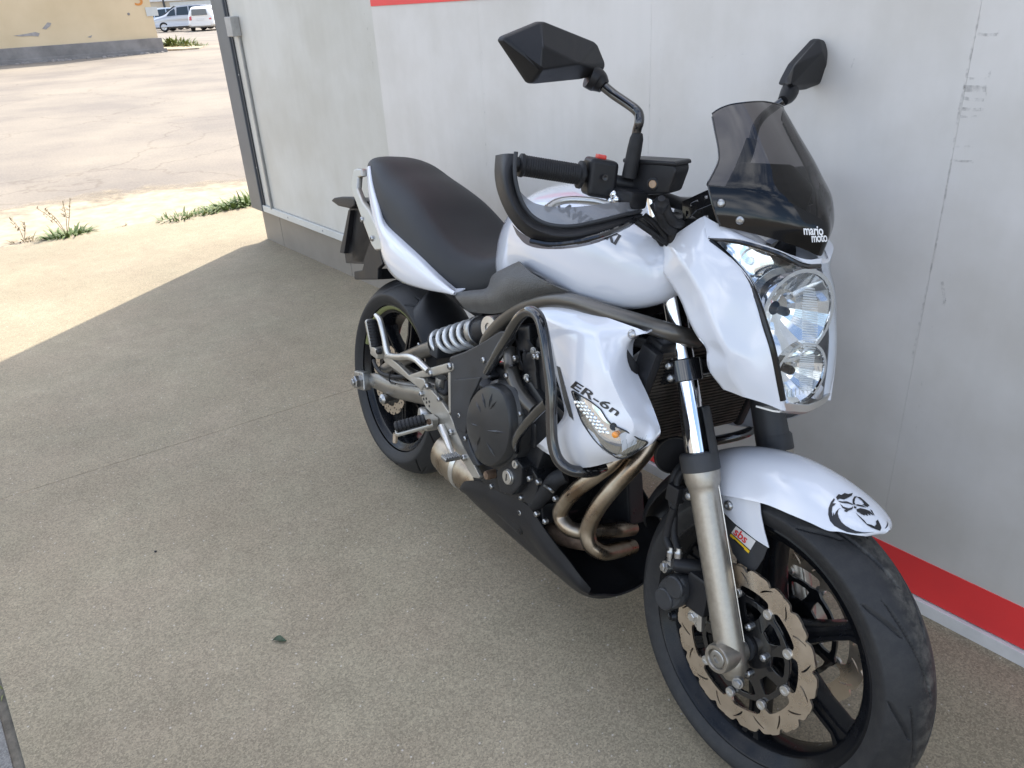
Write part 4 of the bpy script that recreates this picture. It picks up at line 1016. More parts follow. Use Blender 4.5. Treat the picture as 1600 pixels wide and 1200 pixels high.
low = [(P(Z7(a, b), y=-.165).x, P(Z7(a, b), y=-.165).z) for a, b in ((120, 745), (190, 700), (270, 655), (318, 700), (345, 745), (335, 800), (322, 845), (290, 830), (250, 812), (190, 790))]
part('oil_sump_case', prism_y(low, -.168, -.08, .006), 'engine', eng)
for a, b in ((300, 740), (338, 750), (272, 810), (330, 872), (362, 900), (215, 785), (162, 768), (400, 815)):
    bolt('case_bolt', P(Z7(a, b), y=-.170), (0, -1, 0), .0065, eng)
part('oil_filler_cap', lathe(P(Z3(835, 630), y=-.185), (.05, -.35, .9), [(-.02, .013), (0, .013), (.002, .017), (.018, .016), (.021, .012)], 20), 'plastic', eng)
# water pump, hoses, breather
wp_ = part('coolant_pipe', tube(PL(Z7, [(232, 255, -.155), (236, 300, -.165), (240, 340, -.170), (258, 395, -.172), (290, 445, -.17), (325, 480, -.165)]), .0165, 16, 5), 'frame', eng)
part('hose_clip', tube(PL(Z7, [(222, 322, -.168), (238, 318, -.182), (256, 310, -.168)]), .003, 6, 4), 'plastic', wp_)
part('coolant_hose', tube(PL(Z7, [(318, 470, -.165), (310, 500, -.16), (300, 520, -.15), (290, 540, -.14)]), .019, 14, 4), 'rubber', eng)
part('lower_hose', tube(PL(Z7, [(440, 725, -.13), (400, 745, -.145), (365, 790, -.150), (325, 835, -.150)]), .0180, 14, 5), 'rubber', eng)
part('hose_clamp', tube(PL(Z7, [(362, 765, -.168), (378, 775, -.175), (395, 790, -.165)]), .0030, 6, 3), 'steel', eng)
rj = random.Random(4)
for (a, b, y, sx, sz) in ((315, 210, -.13, .05, .06), (335, 300, -.13, .05, .05), (300, 330, -.12, .06, .05), (345, 360, -.13, .04, .06), (290, 240, -.11, .06, .08), (330, 560, -.14, .06, .06), (330, 650, -.13, .05, .05), (395, 700, -.09, .06, .05), (470, 740, -.02, .10, .10), (650, 800, .04, .10, .12), (560, 850, .06, .10, .06), (360, 860, -.12, .05, .05), (345, 800, -.12, .05, .05), (400, 850, -.06, .06, .06), (430, 800, -.03, .06, .09)):
    part('engine_fitting', rbox(P(Z7(a, b), y=y), (sx, .05, sz), .008, Matrix.Rotation(rj.uniform(-.5, .5), 3, 'Y')), 'engine', eng)
for (a, b) in ((320, 260), (255, 295), (336, 275), (295, 360), (318, 455)):
    bolt('fitting_bolt', P(Z7(a, b), y=-.158), (.2, -1, .1), .0060, eng, hexhead=True)
for pts_ in ([(270, 180, -.12), (285, 240, -.15), (300, 300, -.15), (340, 350, -.13)], [(310, 160, -.13), (300, 210, -.15), (320, 250, -.15), (345, 300, -.14)], [(250, 190, -.12), (262, 240, -.14), (272, 300, -.15), (300, 345, -.14)], [(320, 480, -.14), (350, 520, -.15), (355, 570, -.14), (330, 600, -.13)]):
    part('wiring', tube(PL(Z7, pts_), .0045, 7, 4), 'rubber', eng)
# frame side plate (grey plastic) round the swingarm pivot
fp = [(606, 442), (690, 412), (790, 360), (900, 290), (944, 288), (940, 345), (880, 430), (818, 522), (850, 560), (790, 610), (742, 680), (722, 790), (706, 895), (735, 985), (782, 1080), (748, 1082), (690, 985), (640, 872), (612, 770), (604, 560)]
fpl = part('frame_cover', slab([P(Z3(a, b), y=-.186) for a, b in fp], (0, .030, 0), .005, 3), 'gplastic', label='dark grey frame side cover')
rec = P(Z3(664, 780), y=-.187)
part('pivot_recess', lathe(rec, (0, -1, 0), [(.0004, .0185), (.0022, .0175), (.0022, .0135), (.0006, .012), (.0006, 0)], 28), 'plastic', fpl)
bolt('pivot_bolt', rec + V((.004, .0, 0)), (0, -1, 0), .008, fpl)
bolt('cover_bolt', P(Z3(808, 460), y=-.187), (0, -1, 0), .0075, fpl)
g = slab([P(Z3(a, b), y=-.1905) for a, b in ((632, 575), (790, 560), (770, 610), (730, 690), (712, 790), (700, 890), (650, 860), (622, 770))], (0, .006, 0), .004, 2)
part('cover_step', g, 'gplastic', fpl)

# ---------------------------------------------------------------- exhaust
pa_ = [(655, 640, -.075), (610, 683, -.095), (560, 720, -.11), (490, 775, -.125), (440, 826, -.13), (421, 872, -.13), (445, 918, -.125), (500, 938, -.10), (580, 936, -.05), (645, 930, -.01), (690, 925, .04)]
pb_ = [(770, 590, -.03), (738, 640, -.045), (690, 696, -.065), (620, 772, -.085), (560, 850, -.10), (526, 925, -.105), (535, 985, -.10), (580, 1014, -.075), (640, 1006, -.02), (690, 995, .035)]
ex = part('exhaust_header', tube(PL(Z7, pa_), .0175, 22, 6), 'exhaust', label='heat tinted header pipe nearer the rear')
part('exhaust_header', tube(PL(Z7, pb_), .0180, 22, 6), 'exhaust', label='heat tinted header pipe nearer the front wheel')
part('collector_pipe', tube([P(Z7(380, 930), y=-.10), P(Z7(440, 960), y=-.09), P(Z7(520, 975), y=-.07)], .021, 16, 4), 'rusty')
sil = part('silencer', lathe(V((.38, -.085, .235)), (1, -.02, .06), [(0, .040), (.01, .058), (.05, .064), (.26, .064), (.31, .05), (.36, .035)], 32), 'exhaust', label='under-engine silencer')
part('silencer_band', lathe(V((.50, -.087, .242)), (1, -.02, .06), [(0, .065), (.001, .067), (.02, .067), (.021, .065)], 32), 'alu', sil)

# ---------------------------------------------------------------- belly pan
def U(x, zt, zb, wt, wb, front=False): return [V((x, -wt, zt)), V((x, -wt * 1.0, zt * .66 + zb * .34)), V((x, -wb, zb + .012)), V((x, -wb * .55, zb)), V((x, 0, zb - .004)), V((x, wb * .55, zb)), V((x, wb, zb + .012)), V((x, wt, zt * .66 + zb * .34)), V((x, wt, zt))]
rows = [U(.570, .232, .196, .150, .110), U(.600, .262, .176, .156, .116), (U(.670, .296, .172, .160, .118)), U(.76, .318, .166, .161, .114), U(.86, .328, .158, .158, .106), U(.92, .302, .152, .155, .098), U(.96, .282, .148, .150, .094), U(1.0, .262, .148, .142, .088), U(1.03, .236, .156, .130, .078), U(1.045, .210, .168, .112, .066)]
belly = part('belly_pan', surf(rows, 4, 5, th=-.004), 'plastic', sharp=50, label='matt black belly pan')
bolt('belly_bolt', P(Z7(272, 866), y=-.162), (0, -1, .1), .0085, belly)
part('belly_slot', slab([P(Z7(a, b), y=-.1635) for a, b in ((128, 772), (140, 768), (146, 790), (138, 800), (130, 792))], (0, .003, 0), .0005), 'black_print', belly)

# ---------------------------------------------------------------- swingarm, shock, chain side
swr = [V((-.045, -.122, .300)), V((.02, -.124, .318)), P(Z3(300, 628), y=-.126), P(Z3(430, 655), y=-.128), V((.40, -.125, .405)), V((.58, -.115, .432))]
sw = part('swingarm', tube(swr, [.022, .0265, .0285, .029, .030, .032], 20, 5, flat=.8), 'swing', label='bronze grey swingarm')
part('swingarm_far_side', tube([V((q.x, -q.y, q.z)) for q in swr], [.022, .0265, .0285, .029, .030, .032], 20, 5, flat=.8), 'swing', sw)
part('cross_brace', tube([V((.34, -.11, .39)), V((.34, .11, .39))], .03, 16, smooth=False), 'swing', sw)
br = [P(Z3(235, 520), y=-.115), P(Z3(310, 470), y=-.118), P(Z3(420, 420), y=-.12), P(Z3(545, 375), y=-.122)]
part('swingarm_brace', tube(br, .0205, 18, 5), 'swing', sw)
part('swingarm_brace', tube([V((.12, -.115, .40)), V((.26, -.10, .40)), V((.36, -.08, .40))], .018, 14, 4), 'swing', sw)
adj = part('axle_adjuster', rbox(V((-.055, -.146, .299)), (.070, .028, .058), .006, Matrix.Rotation(R_(-14), 3, 'Y')), 'steel', sw)
part('axle_nut', lathe(V((-.048, -.158, .300)), (0, -1, 0), [(0, .026), (.004, .026), (.005, .020), (.018, .020), (.021, .017)], 6), 'steel', sw)
part('axle_end', lathe(V((-.048, -.176, .300)), (0, -1, 0), [(0, .011), (.008, .011), (.010, .009)], 20), 'steel', sw)
part('paddock_bobbin', lathe(P(Z3(215, 690), y=-.155), (.15, -1, 0), [(-.05, .010), (-.012, .010), (-.010, .016), (.0, .016), (.004, .012), (.006, .006), (.0, .004), (0, 0)], 22), 'steel', sw)
part('brake_line', tube([P(Z3(a, b), y=y) for a, b, y in ((165, 465, -.12), (180, 500, -.14), (215, 540, -.15), (290, 558, -.155), (360, 555, -.15), (420, 560, -.14))], .0062, 10, 5), 'rubber', sw)
part('line_clip', tube([P(Z3(a, b), y=-.160) for a, b in ((262, 532), (256, 560), (262, 590), (292, 600))], .0024, 6, 4), 'plastic', sw)
sa, sb = V((.355, -.120, .548)), P(Z3(858, 268), y=-.130)
ax = (sb - sa).normalized(); Ls = (sb - sa).length
a_, u_, w_ = frame_for(ax); hel = []
turns = 5.2; ns = 120
for i in range(ns + 1):
    t = i / ns; an = t * turns * 2 * math.pi; hel.append(sa + ax * (.010 + (Ls * .74 - .01) * t) + (u_ * math.cos(an) + w_ * math.sin(an)) * .0300)
shock = part('shock_absorber', lathe(sa, ax, [(-.02, .017), (.0, .024), (.006, .036), (.010, .036), (.012, .017), (Ls * .70, .018), (Ls * .72, .0335), (Ls * .78, .0345), (Ls * .80, .030), (Ls * .84, .031), (Ls * .97, .031), (Ls * 1.0, .024)], 30), 'plastic', label='rear shock absorber with silver coil spring')
part('spring', tube(hel, .0068, 10, 1, smooth=False), 'spring', shock, sharp=180)
part('preload_ring', lathe(sa + ax * Ls * .74, ax, [(0, .0365), (.004, .0375), (.012, .0375), (.014, .036), (.020, .036), (.022, .033)], 30), 'steel', shock)
ec = P(Z3(848, 270), y=-.162)
mt = part('shock_mount', lathe(ec, (.10, -1, .02), [(-.035, .0285), (.002, .0285), (.006, .027), (.0065, .012), (.003, .0105), (.003, 0)], 32), 'alu', shock)
for k in range(3):
    a = k * 2.094 + .4; part('mount_hole', lathe(ec + V((.0185 * math.cos(a), -.0066, .0185 * math.sin(a))), (.1, -1, .02), [(0, .0042), (.0004, .0042)], 12), 'black_print', mt)
part('shock_clevis', rbox(P(Z3(560, 380), y=-.126), (.045, .05, .055), .008), 'gplastic', shock)
bolt('clevis_bolt', P(Z3(542, 368), y=-.152), (0, -1, 0), .0095, shock)
# hugger
rows = []
for th, w in ((2, .070), (12, .086), (24, .090), (36, .090), (48, .090), (58, .086), (66, .070), (70, .045)):
    row = []
    for i in range(11):
        u = -1 + 2 * i / 10; s = abs(u); r = .336 - .010 * s ** 2 - .040 * s ** 3.5; t = R_(th); row.append(V((RW.x + r * math.cos(t), u * w, RW.z + r * math.sin(t))))
    rows.append(row)
hug = part('hugger', surf(rows, 3, 4, th=.003), 'plastic', label='black rear hugger')
bolt('hugger_bolt', P(Z3(430, 372), y=-.097), (0, -1, 0), .0075, hug)

# ---------------------------------------------------------------- footrests
yb_ = -.186
plate_px = [(432, 622), (478, 606), (515, 650), (560, 702), (604, 768), (640, 850), (690, 948), (745, 1062), (785, 1142), (780, 1156), (744, 1150), (690, 1062), (640, 990), (612, 930), (590, 900), (555, 850), (530, 800), (470, 742), (445, 690)]
g = slab([P(Z3(a, b), y=yb_) for a, b in plate_px], (0, .012, 0), .003)
g.join(slab([P(Z3(a, b), y=yb_ - .004) for a, b in ((212, 440), (240, 432), (300, 478), (370, 548), (455, 568), (466, 600), (440, 640), (424, 622), (380, 588), (300, 528), (228, 474))], (0, .016, 0), .004))
g.join(slab([P(Z3(a, b), y=yb_ - .004) for a, b in ((362, 548), (480, 508), (600, 474), (626, 480), (628, 522), (600, 534), (500, 556), (392, 572))], (0, .018, 0), .005))
g.join(slab([P(Z3(a, b), y=yb_ - .002) for a, b in ((598, 534), (612, 530), (612, 770), (602, 782))], (0, .012, 0), .002))
brk = part('footrest_bracket', g, 'champ', label='silver alloy footrest bracket')
part('bracket_loop', tube([P(Z3(a, b), y=y) for a, b, y in ((244, 432, -.192), (300, 440, -.196), (370, 440, -.198), (415, 458, -.198), (450, 490, -.195), (484, 522, -.192))], .0088, 14, 6), 'alu', brk)
for (a, b, r) in ((610, 496, .0095), (497, 537, .0085), (477, 614, .0085), (441, 658, .0075), (616, 882, .0085), (690, 1032, .0085), (545, 690, .006)):
    bolt('bracket_bolt', P(Z3(a, b), y=yb_ - .005), (0, -1, 0), r, brk)
for (a, b) in ((457, 688), (472, 685), (474, 708), (490, 704), (490, 730)):
    part('vent_hole', lathe(P(Z3(a, b), y=yb_ - .0004), (0, -1, 0), [(0, .0034), (.0004, .0034)], 12), 'black_print', brk)
# rider peg
def peg(base, tip, parent_label, r, ribs, up=V((0, 0, 1))):
    d = (tip - base); Lp = d.length; d.normalize(); s = d.cross(up).normalized(); u2 = s.cross(d).normalized()
    g = slab([base + d * (Lp * q) - u2 * (r * .7) + s * (w * r) for q, w in ((-.18, .9), (.98, 1.05), (1.05, .6), (1.05, -.6), (.98, -1.05), (-.18, -.9))], -u2 * .011, .003)
    pg = part('footrest', g, 'champ', label=parent_label)
    rows = []; n = 14
    nn = ribs * 4
    for i in range(nn + 1):
        t = i / nn; w = r * (.94 + .10 * (1 if (i % 4) in (1, 2) else 0)) * (1 if 0 < i < nn else .75)
        row = []
        for j in range(n):
            a = 2 * math.pi * j / n; row.append(base + d * (Lp * (.02 + t * 1.0)) + s * math.cos(a) * w * 1.05 + u2 * (math.sin(a) * w * .72))
        rows.append(row)
    g = Geo()
    for r_ in rows: g.v += [tuple(q) for q in r_]
    for i in range(nn):
        for j in range(n): g.f.append((i * n + j, i * n + (j + 1) % n, (i + 1) * n + (j + 1) % n, (i + 1) * n + j))
    g.f.append(tuple(range(n - 1, -1, -1))); g.f.append(tuple(nn * n + j for j in range(n)))
    part('footrest_rubber', g, 'rubber', pg, sharp=25); return pg
tip = P(Z3(290, 850), x=.465); base = P(Z3(470, 802), x=.495)
pg = peg(base, tip, 'black rubber rider footrest', .0165, 8)
part('footrest_clevis', rbox(P(Z3(492, 826), y=-.205), (.034, .036, .034), .005), 'champ', pg)
part('footrest_pivot', lathe(P(Z3(486, 823), y=-.224), (0, -1, 0), [(-.004, .008), (.002, .008), (.002, .004), (.0, .003), (0, 0)], 16), 'rusty', pg)
part('feeler_bolt', lathe(P(Z3(292, 890), x=.465), (0, 0, -1), [(0, .0062), (.024, .0062), (.026, .004)], 12), 'disc', pg)
part('spring_washer', lathe(P(Z3(445, 780), y=-.19), (-.3, -1, 0), [(-.02, .020), (.0, .021), (.006, .018)], 22), 'alu', pg)
mrp = peg(V((base.x, -base.y, base.z)), V((tip.x, -tip.y, tip.z)), 'far rider footrest', .0165, 8)
# passenger peg folded up
pb0, pt0 = P(Z3(180, 385), y=-.200), P(Z3(152, 225), y=-.205)
pp = peg(pb0, pt0, 'folded passenger footrest', .0135, 9, V((1, 0, .2)))
part('passenger_peg_mount', rbox(P(Z3(190, 410), y=-.196), (.050, .030, .032), .007), 'champ', pp)
bolt('passenger_peg_bolt', P(Z3(190, 410), y=-.212), (0, -1, 0), .0085, pp, 'engine')
part('heel_loop', tube([P(Z3(a, b), y=y) for a, b, y in ((176, 196, -.200), (186, 206, -.200), (203, 232, -.200), (225, 320, -.198), (240, 395, -.196), (250, 425, -.194))], [.006, .0075, .0082, .0085, .0095, .0095], 12, 5), 'alu', pp)
# brake pedal
ped = part('brake_pedal', tube([P(Z3(a, b), y=y) for a, b, y in ((560, 850, -.192), (590, 920, -.197), (612, 980, -.203), (628, 1018, -.212))], [.011, .009, .0075, .007], 12, 5), 'alu')
tp = P(Z3(618, 1030), y=-.222)
part('pedal_pad', rbox(tp, (.026, .046, .010), .003), 'steel', ped)
for k in range(6): part('pad_tooth', rbox(tp + V((0, -.018 + k * .0072, .006)), (.024, .003, .003), .0006), 'steel', ped)
part('master_cylinder', tube([P(Z3(560, 560), y=-.15), P(Z3(548, 640), y=-.15)], .014, 14, smooth=False), 'alu', brk)
part('master_cylinder_hose', tube([P(Z3(550, 635), y=-.165), P(Z3(590, 650), y=-.165), P(Z3(598, 590), y=-.15)], .008, 10, 5), 'rubber', brk)
part('dark_recess', rbox(V((.40, -.06, .47)), (.22, .06, .20), .01), 'plastic')
# side stand on the far side, foot on the timber block
fw_ = blk_c + V((0, 0, BLK_H / 2 + .006)); fl_ = BIKE_ROT.transposed() @ (fw_ - BIKE_LOC)
st = part('side_stand', tube([V((.66, .13, .26)), V((.66, .13, .26)).lerp(fl_, .5) + V((.0, .01, 0)), fl_ + V((0, 0, .012))], [.014, .013, .012], 14, 4), 'plastic', label='side stand standing on the timber block')
ff = rbox((0, 0, 0), (.06, .045, .008), .002); ff.v = [tuple(BIKE_ROT.transposed() @ (Vector(q) + fw_ + V((0, 0, -.001)) - BIKE_LOC)) for q in ff.v]
part('stand_foot', ff, 'plastic', st)
# ---------------------------------------------------------------- radiator and shrouds
rad = part('radiator', rbox(V((1.135, 0, .690)), (.030, .31, .21), .004, Matrix.Rotation(R_(14), 3, 'Y')), 'radiator', label='dark radiator core')
for k in range(26):
    zq = -.095 + .19 * k / 25; part('radiator_tube', rbox(Matrix.Rotation(R_(14), 3, 'Y') @ V((.016, 0, zq)) + V((1.135, 0, .690)), (.005, .30, .0035), .0008, Matrix.Rotation(R_(14), 3, 'Y')), 'radiator', rad)
part('radiator_top_tank', rbox(V((1.155, 0, .798)), (.040, .32, .024), .006, Matrix.Rotation(R_(14), 3, 'Y')), 'plastic', rad)
for s in (-1, 1): part('radiator_side_tank', rbox(V((1.137, s * .165, .690)), (.042, .022, .22), .006, Matrix.Rotation(R_(14), 3, 'Y')), 'plastic', rad)
hn = P(Z6(155, 1112), y=-.01)
horn = part('horn', lathe(hn, (.85, -.45, .1), [(-.03, .012), (-.012, .018), (-.008, .036), (.0, .040), (.004, .039), (.005, .03), (.008, .012), (.008, 0)], 32), 'plastic')
part('horn_ring', lathe(hn, (.85, -.45, .1), [(.001, .0385), (.0062, .0385), (.0062, .0365), (.001, .0365)], 32, closed=True), 'frame', horn)
part('horn_stay', rbox(hn + V((-.04, .0, .03)), (.07, .03, .05), .006), 'plastic', horn)
sr = [[(340, 92, -.188), (470, 108, -.196), (600, 140, -.200), (745, 188, -.200)],
      [(360, 150, -.212), (470, 178, -.228), (560, 196, -.232), (690, 206, -.206)],
      [(386, 240, -.226), (490, 272, -.243), (590, 290, -.247), (664, 252, -.206)],
      [(408, 340, -.236), (510, 372, -.254), (620, 385, -.256), (674, 340, -.206)],
      [(432, 430, -.242), (530, 462, -.263), (662, 474, -.258), (724, 452, -.210)],
      [(440, 500, -.244), (555, 535, -.268), (696, 546, -.258), (754, 530, -.216)],
      [(400, 556, -.240), (525, 618, -.266), (655, 632, -.256), (768, 582, -.222)],
      [(336, 620, -.222), (485, 692, -.236), (640, 664, -.240), (752, 612, -.226)]]
SR = [PL(Z7, r) for r in sr]
# return edges: inner lip along the rear and front
gsh = weld_sheet([surf([[r[0] + V((-.006, .022, 0)), r[0]] for r in SR], 3, 5), surf([[r[0], r[1], r[2]] for r in SR], 6, 5), surf([[r[2], r[2].lerp(r[3], .5) + V((.002, -.001, 0)), r[3]] for r in SR], 5, 5), surf([[r[3], r[3] + V((-.012, .026, 0))] for r in SR], 3, 5)], .003)
sh, sh2 = both('radiator_shroud', gsh, 'white', sharp=70)
bolt('shroud_bolt', P(Z7(690, 197), y=-.2075), (.15, -1, .1), .0085, sh)
dk = [[(664, 246, -.204), (700, 300, -.185), (716, 330, -.170)], [(672, 330, -.204), (705, 370, -.185), (718, 380, -.170)], [(722, 452, -.208), (735, 455, -.19), (745, 460, -.175)]]
part('inner_duct', surf([PL(Z7, r) for r in dk], 4, 4, th=.003), 'plastic', sh)
# indicator set into the shroud: reflector, clear lens, amber bulb
tree_sh = bvh_of(sh)
def on_shroud(a, b, lift):
    u, v = Z7(a, b); d = (BIKE_ROT.transposed() @ wray(u, v)).normalized(); h = tree_sh.ray_cast(CL, d)
    if h[0] is None: return P((u, v), y=-.245)
    nn = h[1] if h[1].dot(d) < 0 else -h[1]; return h[0] + nn * lift
part('mesh_insert', surf([[on_shroud(a, b, .0008) for a, b in r] for r in ([(408, 316), (414, 318), (421, 322)], [(422, 380), (430, 384), (438, 386)], [(437, 445), (448, 450), (457, 455)], [(456, 505), (464, 512), (472, 522)])], 3, 4), 'tplastic', sh, sharp=180)
il = [[(468, 410), (500, 428), (540, 452), (575, 480)], [(478, 445), (520, 470), (565, 505), (610, 530)], [(492, 490), (545, 525), (600, 555), (670, 560)], [(512, 535), (570, 580), (640, 600), (715, 588)], [(560, 600), (600, 628), (660, 640), (745, 598)], [(615, 642), (645, 658), (690, 645), (742, 608)]]
def ind(lift, edge): return [[on_shroud(a, b, edge if (i in (0, len(il) - 1) or j in (0, 3)) else lift) for j, (a, b) in enumerate(r)] for i, r in enumerate(il)]
bk = part('indicator', surf(ind(.0015, .0012), 4, 4), 'chrome', sh, label='clear lensed indicator set in the shroud', sharp=180)
part('indicator_lens', surf(ind(.0085, .0022), 4, 4), 'lens', bk, sharp=180)
lt = ind(.0055, .0022)
for k in range(9):
    for q in range(3):
        t = k / 8; a = 482 + t * 90 + q * 14; b = 452 + t * 110 + q * 2
        part('lens_facet', lathe(on_shroud(a, b, .0028), (.5, -.85, .1), [(0, .0034), (.0015, .0026), (.002, 0)], 7), 'reflector', bk, sharp=20)
ab = on_shroud(632, 572, .003)
part('amber_bulb', lathe(ab, (.4, -.9, .1), [(0, .006), (.003, .0055), (.005, .003), (.0055, 0)], 14), 'amber', bk)
part('bulb_holder', lathe(ab + V((-.008, .001, .011)), (.4, -.9, .1), [(-.002, .007), (.002, .0066), (.0025, 0)], 18), 'engine', bk)
for k in range(7):
    a0, b0 = 655 + k * 12, 636 - k * 3
    part('lens_rib', tube([on_shroud(a0 - 10, b0 + 2, .0062), on_shroud(a0 + 2, b0 - 22, .0068), on_shroud(a0 + 10, b0 - 46, .0066)], .0007, 5, 3), 'lens', bk)
rim_pts = [on_shroud(a, b, .0018) for a, b in ((575, 480), (610, 530), (670, 560), (715, 588), (745, 598), (742, 610), (690, 647), (645, 660), (612, 643), (560, 602), (512, 536), (492, 491), (478, 446), (468, 410), (500, 428), (540, 452), (575, 480))]
part('indicator_rim', tube(rim_pts, .0012, 6, 4), 'black_print', bk)
wrap_print('model_name', text2d('ER-6n', 1., .02, .2, 1.02), px_affine(Z7(456, 392), (30.5, 19.3), (6, -16.5)), sh, 'black_print', sh, .0010)

# ---------------------------------------------------------------- crash bars
cb = [(148, 336, -.195), (180, 278, -.225), (220, 212, -.250), (262, 142, -.268), (300, 112, -.274), (335, 126, -.276), (356, 180, -.278), (372, 280, -.280), (386, 400, -.280), (388, 520, -.280), (393, 605, -.279), (412, 665, -.274), (450, 702, -.262), (500, 714, -.240), (545, 712, -.205), (580, 700, -.16)]
gcb = tube(PL(Z7, cb), .0108, 18, 5)
gcb2 = tube(PL(Z7, [(374, 452, -.277), (330, 495, -.268), (285, 545, -.25), (258, 588, -.225), (254, 620, -.200), (262, 640, -.17)]),   .0100, 16, 5)
both('crash_bar', gcb, 'gloss'); both('crash_bar_stay', gcb2, 'gloss')

# ---------------------------------------------------------------- headlight cowl
cr = [[(64, 172, -.128), (125, 116, -.138), (195, 66, -.138), (300, -5, -.124)],
      [(105, 240, -.146), (195, 200, -.162), (265, 158, -.154), (316, 98, -.134)],
      [(155, 310, -.150), (255, 290, -.164), (345, 250, -.148), (424, 196, -.122)],
      [(200, 390, -.150), (305, 392, -.160), (415, 362, -.136), (506, 290, -.108)],
      [(232, 470, -.148), (340, 482, -.155), (455, 470, -.125), (550, 390, -.101)],
      [(272, 548, -.142), (378, 572, -.147), (488, 570, -.116), (584, 505, -.093)],
      [(318, 612, -.134), (418, 650, -.135), (528, 660, -.106), (614, 610, -.087)],
      [(328, 705, -.124), (430, 738, -.122), (556, 762, -.097), (642, 745, -.077)],
      [(395, 800, -.104), (495, 838, -.100), (588, 868, -.081), (674, 905, -.062)]]
CR = [PL(Z6, r) for r in cr]
gcw = weld_sheet([surf([[r[0] + V((-.006, .03, 0)), r[0]] for r in CR], 3, 5), surf([[r[0], r[0].lerp(r[1], .5) + V((0, .001, 0)), r[1]] for r in CR], 5, 5), surf([[r[1], r[2], r[3]] for r in CR], 6, 5), surf([[r[3], r[3] + V((-.006, .012, 0))] for r in CR], 2, 5)], .003)
cw, cw2 = both('headlight_cowl', gcw, 'white', sharp=70)
st = [[(300, -5, -.124), (405, 55, -.112), (560, 125, -.080), (750, 195, -.035), (846, 190, 0)], [(316, 98, -.134), (470, 108, -.110), (640, 158, -.075), (760, 214, -.035), (842, 215, 0)]]
gst = [PL(Z6, r) for r in st]
both('cowl_brow', surf(gst, 5, 4, th=.003), 'white', sharp=70)
# lens shell, edge pixels on the near side, centre line pixels
edge = [(318, 100, -.134), (424, 198, -.122), (506, 292, -.108), (550, 392, -.101), (584, 507, -.093), (614, 612, -.087), (642, 747, -.077), (660, 850, -.067)]
cent = [(842, 212), (862, 290), (870, 380), (868, 470), (860, 560), (845, 660), (820, 770), (790, 870)]
brow = [(316, 98, -.134), (470, 110, -.110), (640, 160, -.075), (760, 216, -.035), (842, 218, 0)]
E_, C_ = PL(Z6, edge), [P(Z6(a, b), y=0) for a, b in cent]
def lens_row(e, c, k=8, bulge=.014, inset=0.):
    half = []
    for i in range(k + 1):
        t = i / k; q = e.lerp(c, t); half.append(q + V((bulge * math.sin(math.pi * t) + .012 * math.sin(math.pi * t * .5) * 0 - inset, 0, 0)))
    return half + [V((q.x, -q.y, q.z)) for q in reversed(half[:-1])]
LR = []
for i in range(8):
    e = E_[i]
    LR.append(lens_row(e, C_[i]))
# top boundary follows the brow
LR[0] = PL(Z6, brow); LR[0] = spline(LR[0], 2); LR[0] = LR[0] + [V((q.x, -q.y, q.z)) for q in reversed(LR[0][:-1])]
hl_back = []
for r in LR:
    hl_back.append([V((q.x - .120 * (1 - (abs(q.y) / .15) ** 2) - .010, q.y * .95, q.z)) for q in r])
hl = part('headlight', surf(hl_back, 2, 4), 'gloss', sharp=180, label='stacked twin headlight under a clear lens')
part('headlight_lens', surf(LR, 2, 4), 'lens', hl, sharp=180)
def bowl(c, r, depth, ax, nm):
    ax = V(ax).normalized()
    prof = [(-depth * (1 - (k / 6) ** 2), r * k / 6) for k in range(1, 7)]
    b_ = part(nm, lathe(c, ax, prof, 20, cap=False), 'reflector', hl, sharp=9)
    part('bezel', lathe(c, ax, [(-.004, r), (.004, r), (.004, r * 1.09), (-.006, r * 1.12)], 40, closed=True), 'chrome', b_)
    part('bulb_shield', lathe(c - ax * depth * .45, ax, [(-.014, .0075), (.000, .008), (.004, .006), (.005, 0)], 20), 'black_print', b_)
    return b_
b1 = P(Z6(705, 450), x=1.302); b1.y = -.004
b1 = P(Z6(708, 452), y=-.012)
bowl(b1 + V((.010, 0, 0)), .073, .052, (1, -.16, .02), 'main_reflector')
b2 = P(Z6(722, 725), y=-.010)
bowl(b2 + V((.010, 0, 0)), .052, .042, (1, -.16, .02), 'dip_reflector')
tri = [[(330, 108, -.120), (400, 122, -.110), (500, 130, -.098), (620, 170, -.072)], [(380, 158, -.118), (450, 175, -.106), (540, 185, -.090), (650, 205, -.066)], [(440, 222, -.112), (500, 235, -.098), (575, 245, -.082), (655, 235, -.064)], [(500, 292, -.102), (535, 290, -.092), (575, 285, -.080), (610, 270, -.070)], [(540, 335, -.096), (555, 325, -.090), (575, 312, -.082), (590, 300, -.076)]]
part('position_lamp', surf([[q + V((-.016, .004, 0)) for q in PL(Z6, r)] for r in tri], 4, 4), 'reflector', hl, sharp=180)
# dark surround inside the lens
sur = [P(Z6(a, b), y=y) for a, b, y in ((322, 106, -.130), (420, 200, -.118), (500, 300, -.105), (545, 400, -.098), (585, 520, -.090), (612, 610, -.084), (640, 745, -.074), (660, 850, -.064))]
part('lens_seal', tube([q + V((.004, -.001, 0)) for q in sur], .0062, 8, 4), 'screen_black', hl)
sur2 = [P(Z6(a, b), y=y) for a, b, y in ((322, 98, -.132), (470, 114, -.108), (640, 166, -.074), (760, 224, -.036), (842, 226, 0))]
part('lens_seal', tube(sur2, .0045, 8, 4), 'gloss', hl)
dv = [[(555, 340, -.10), (600, 290, -.088), (660, 250, -.072), (740, 232, -.05)], [(575, 390, -.098), (612, 320, -.084), (672, 280, -.068), (750, 262, -.045)]]
part('lamp_divider', surf([[q + V((-.014, 0, 0)) for q in PL(Z6, r)] for r in dv], 4, 3, th=.003), 'gloss', hl)
pos = P(Z6(560, 215), y=-.085)
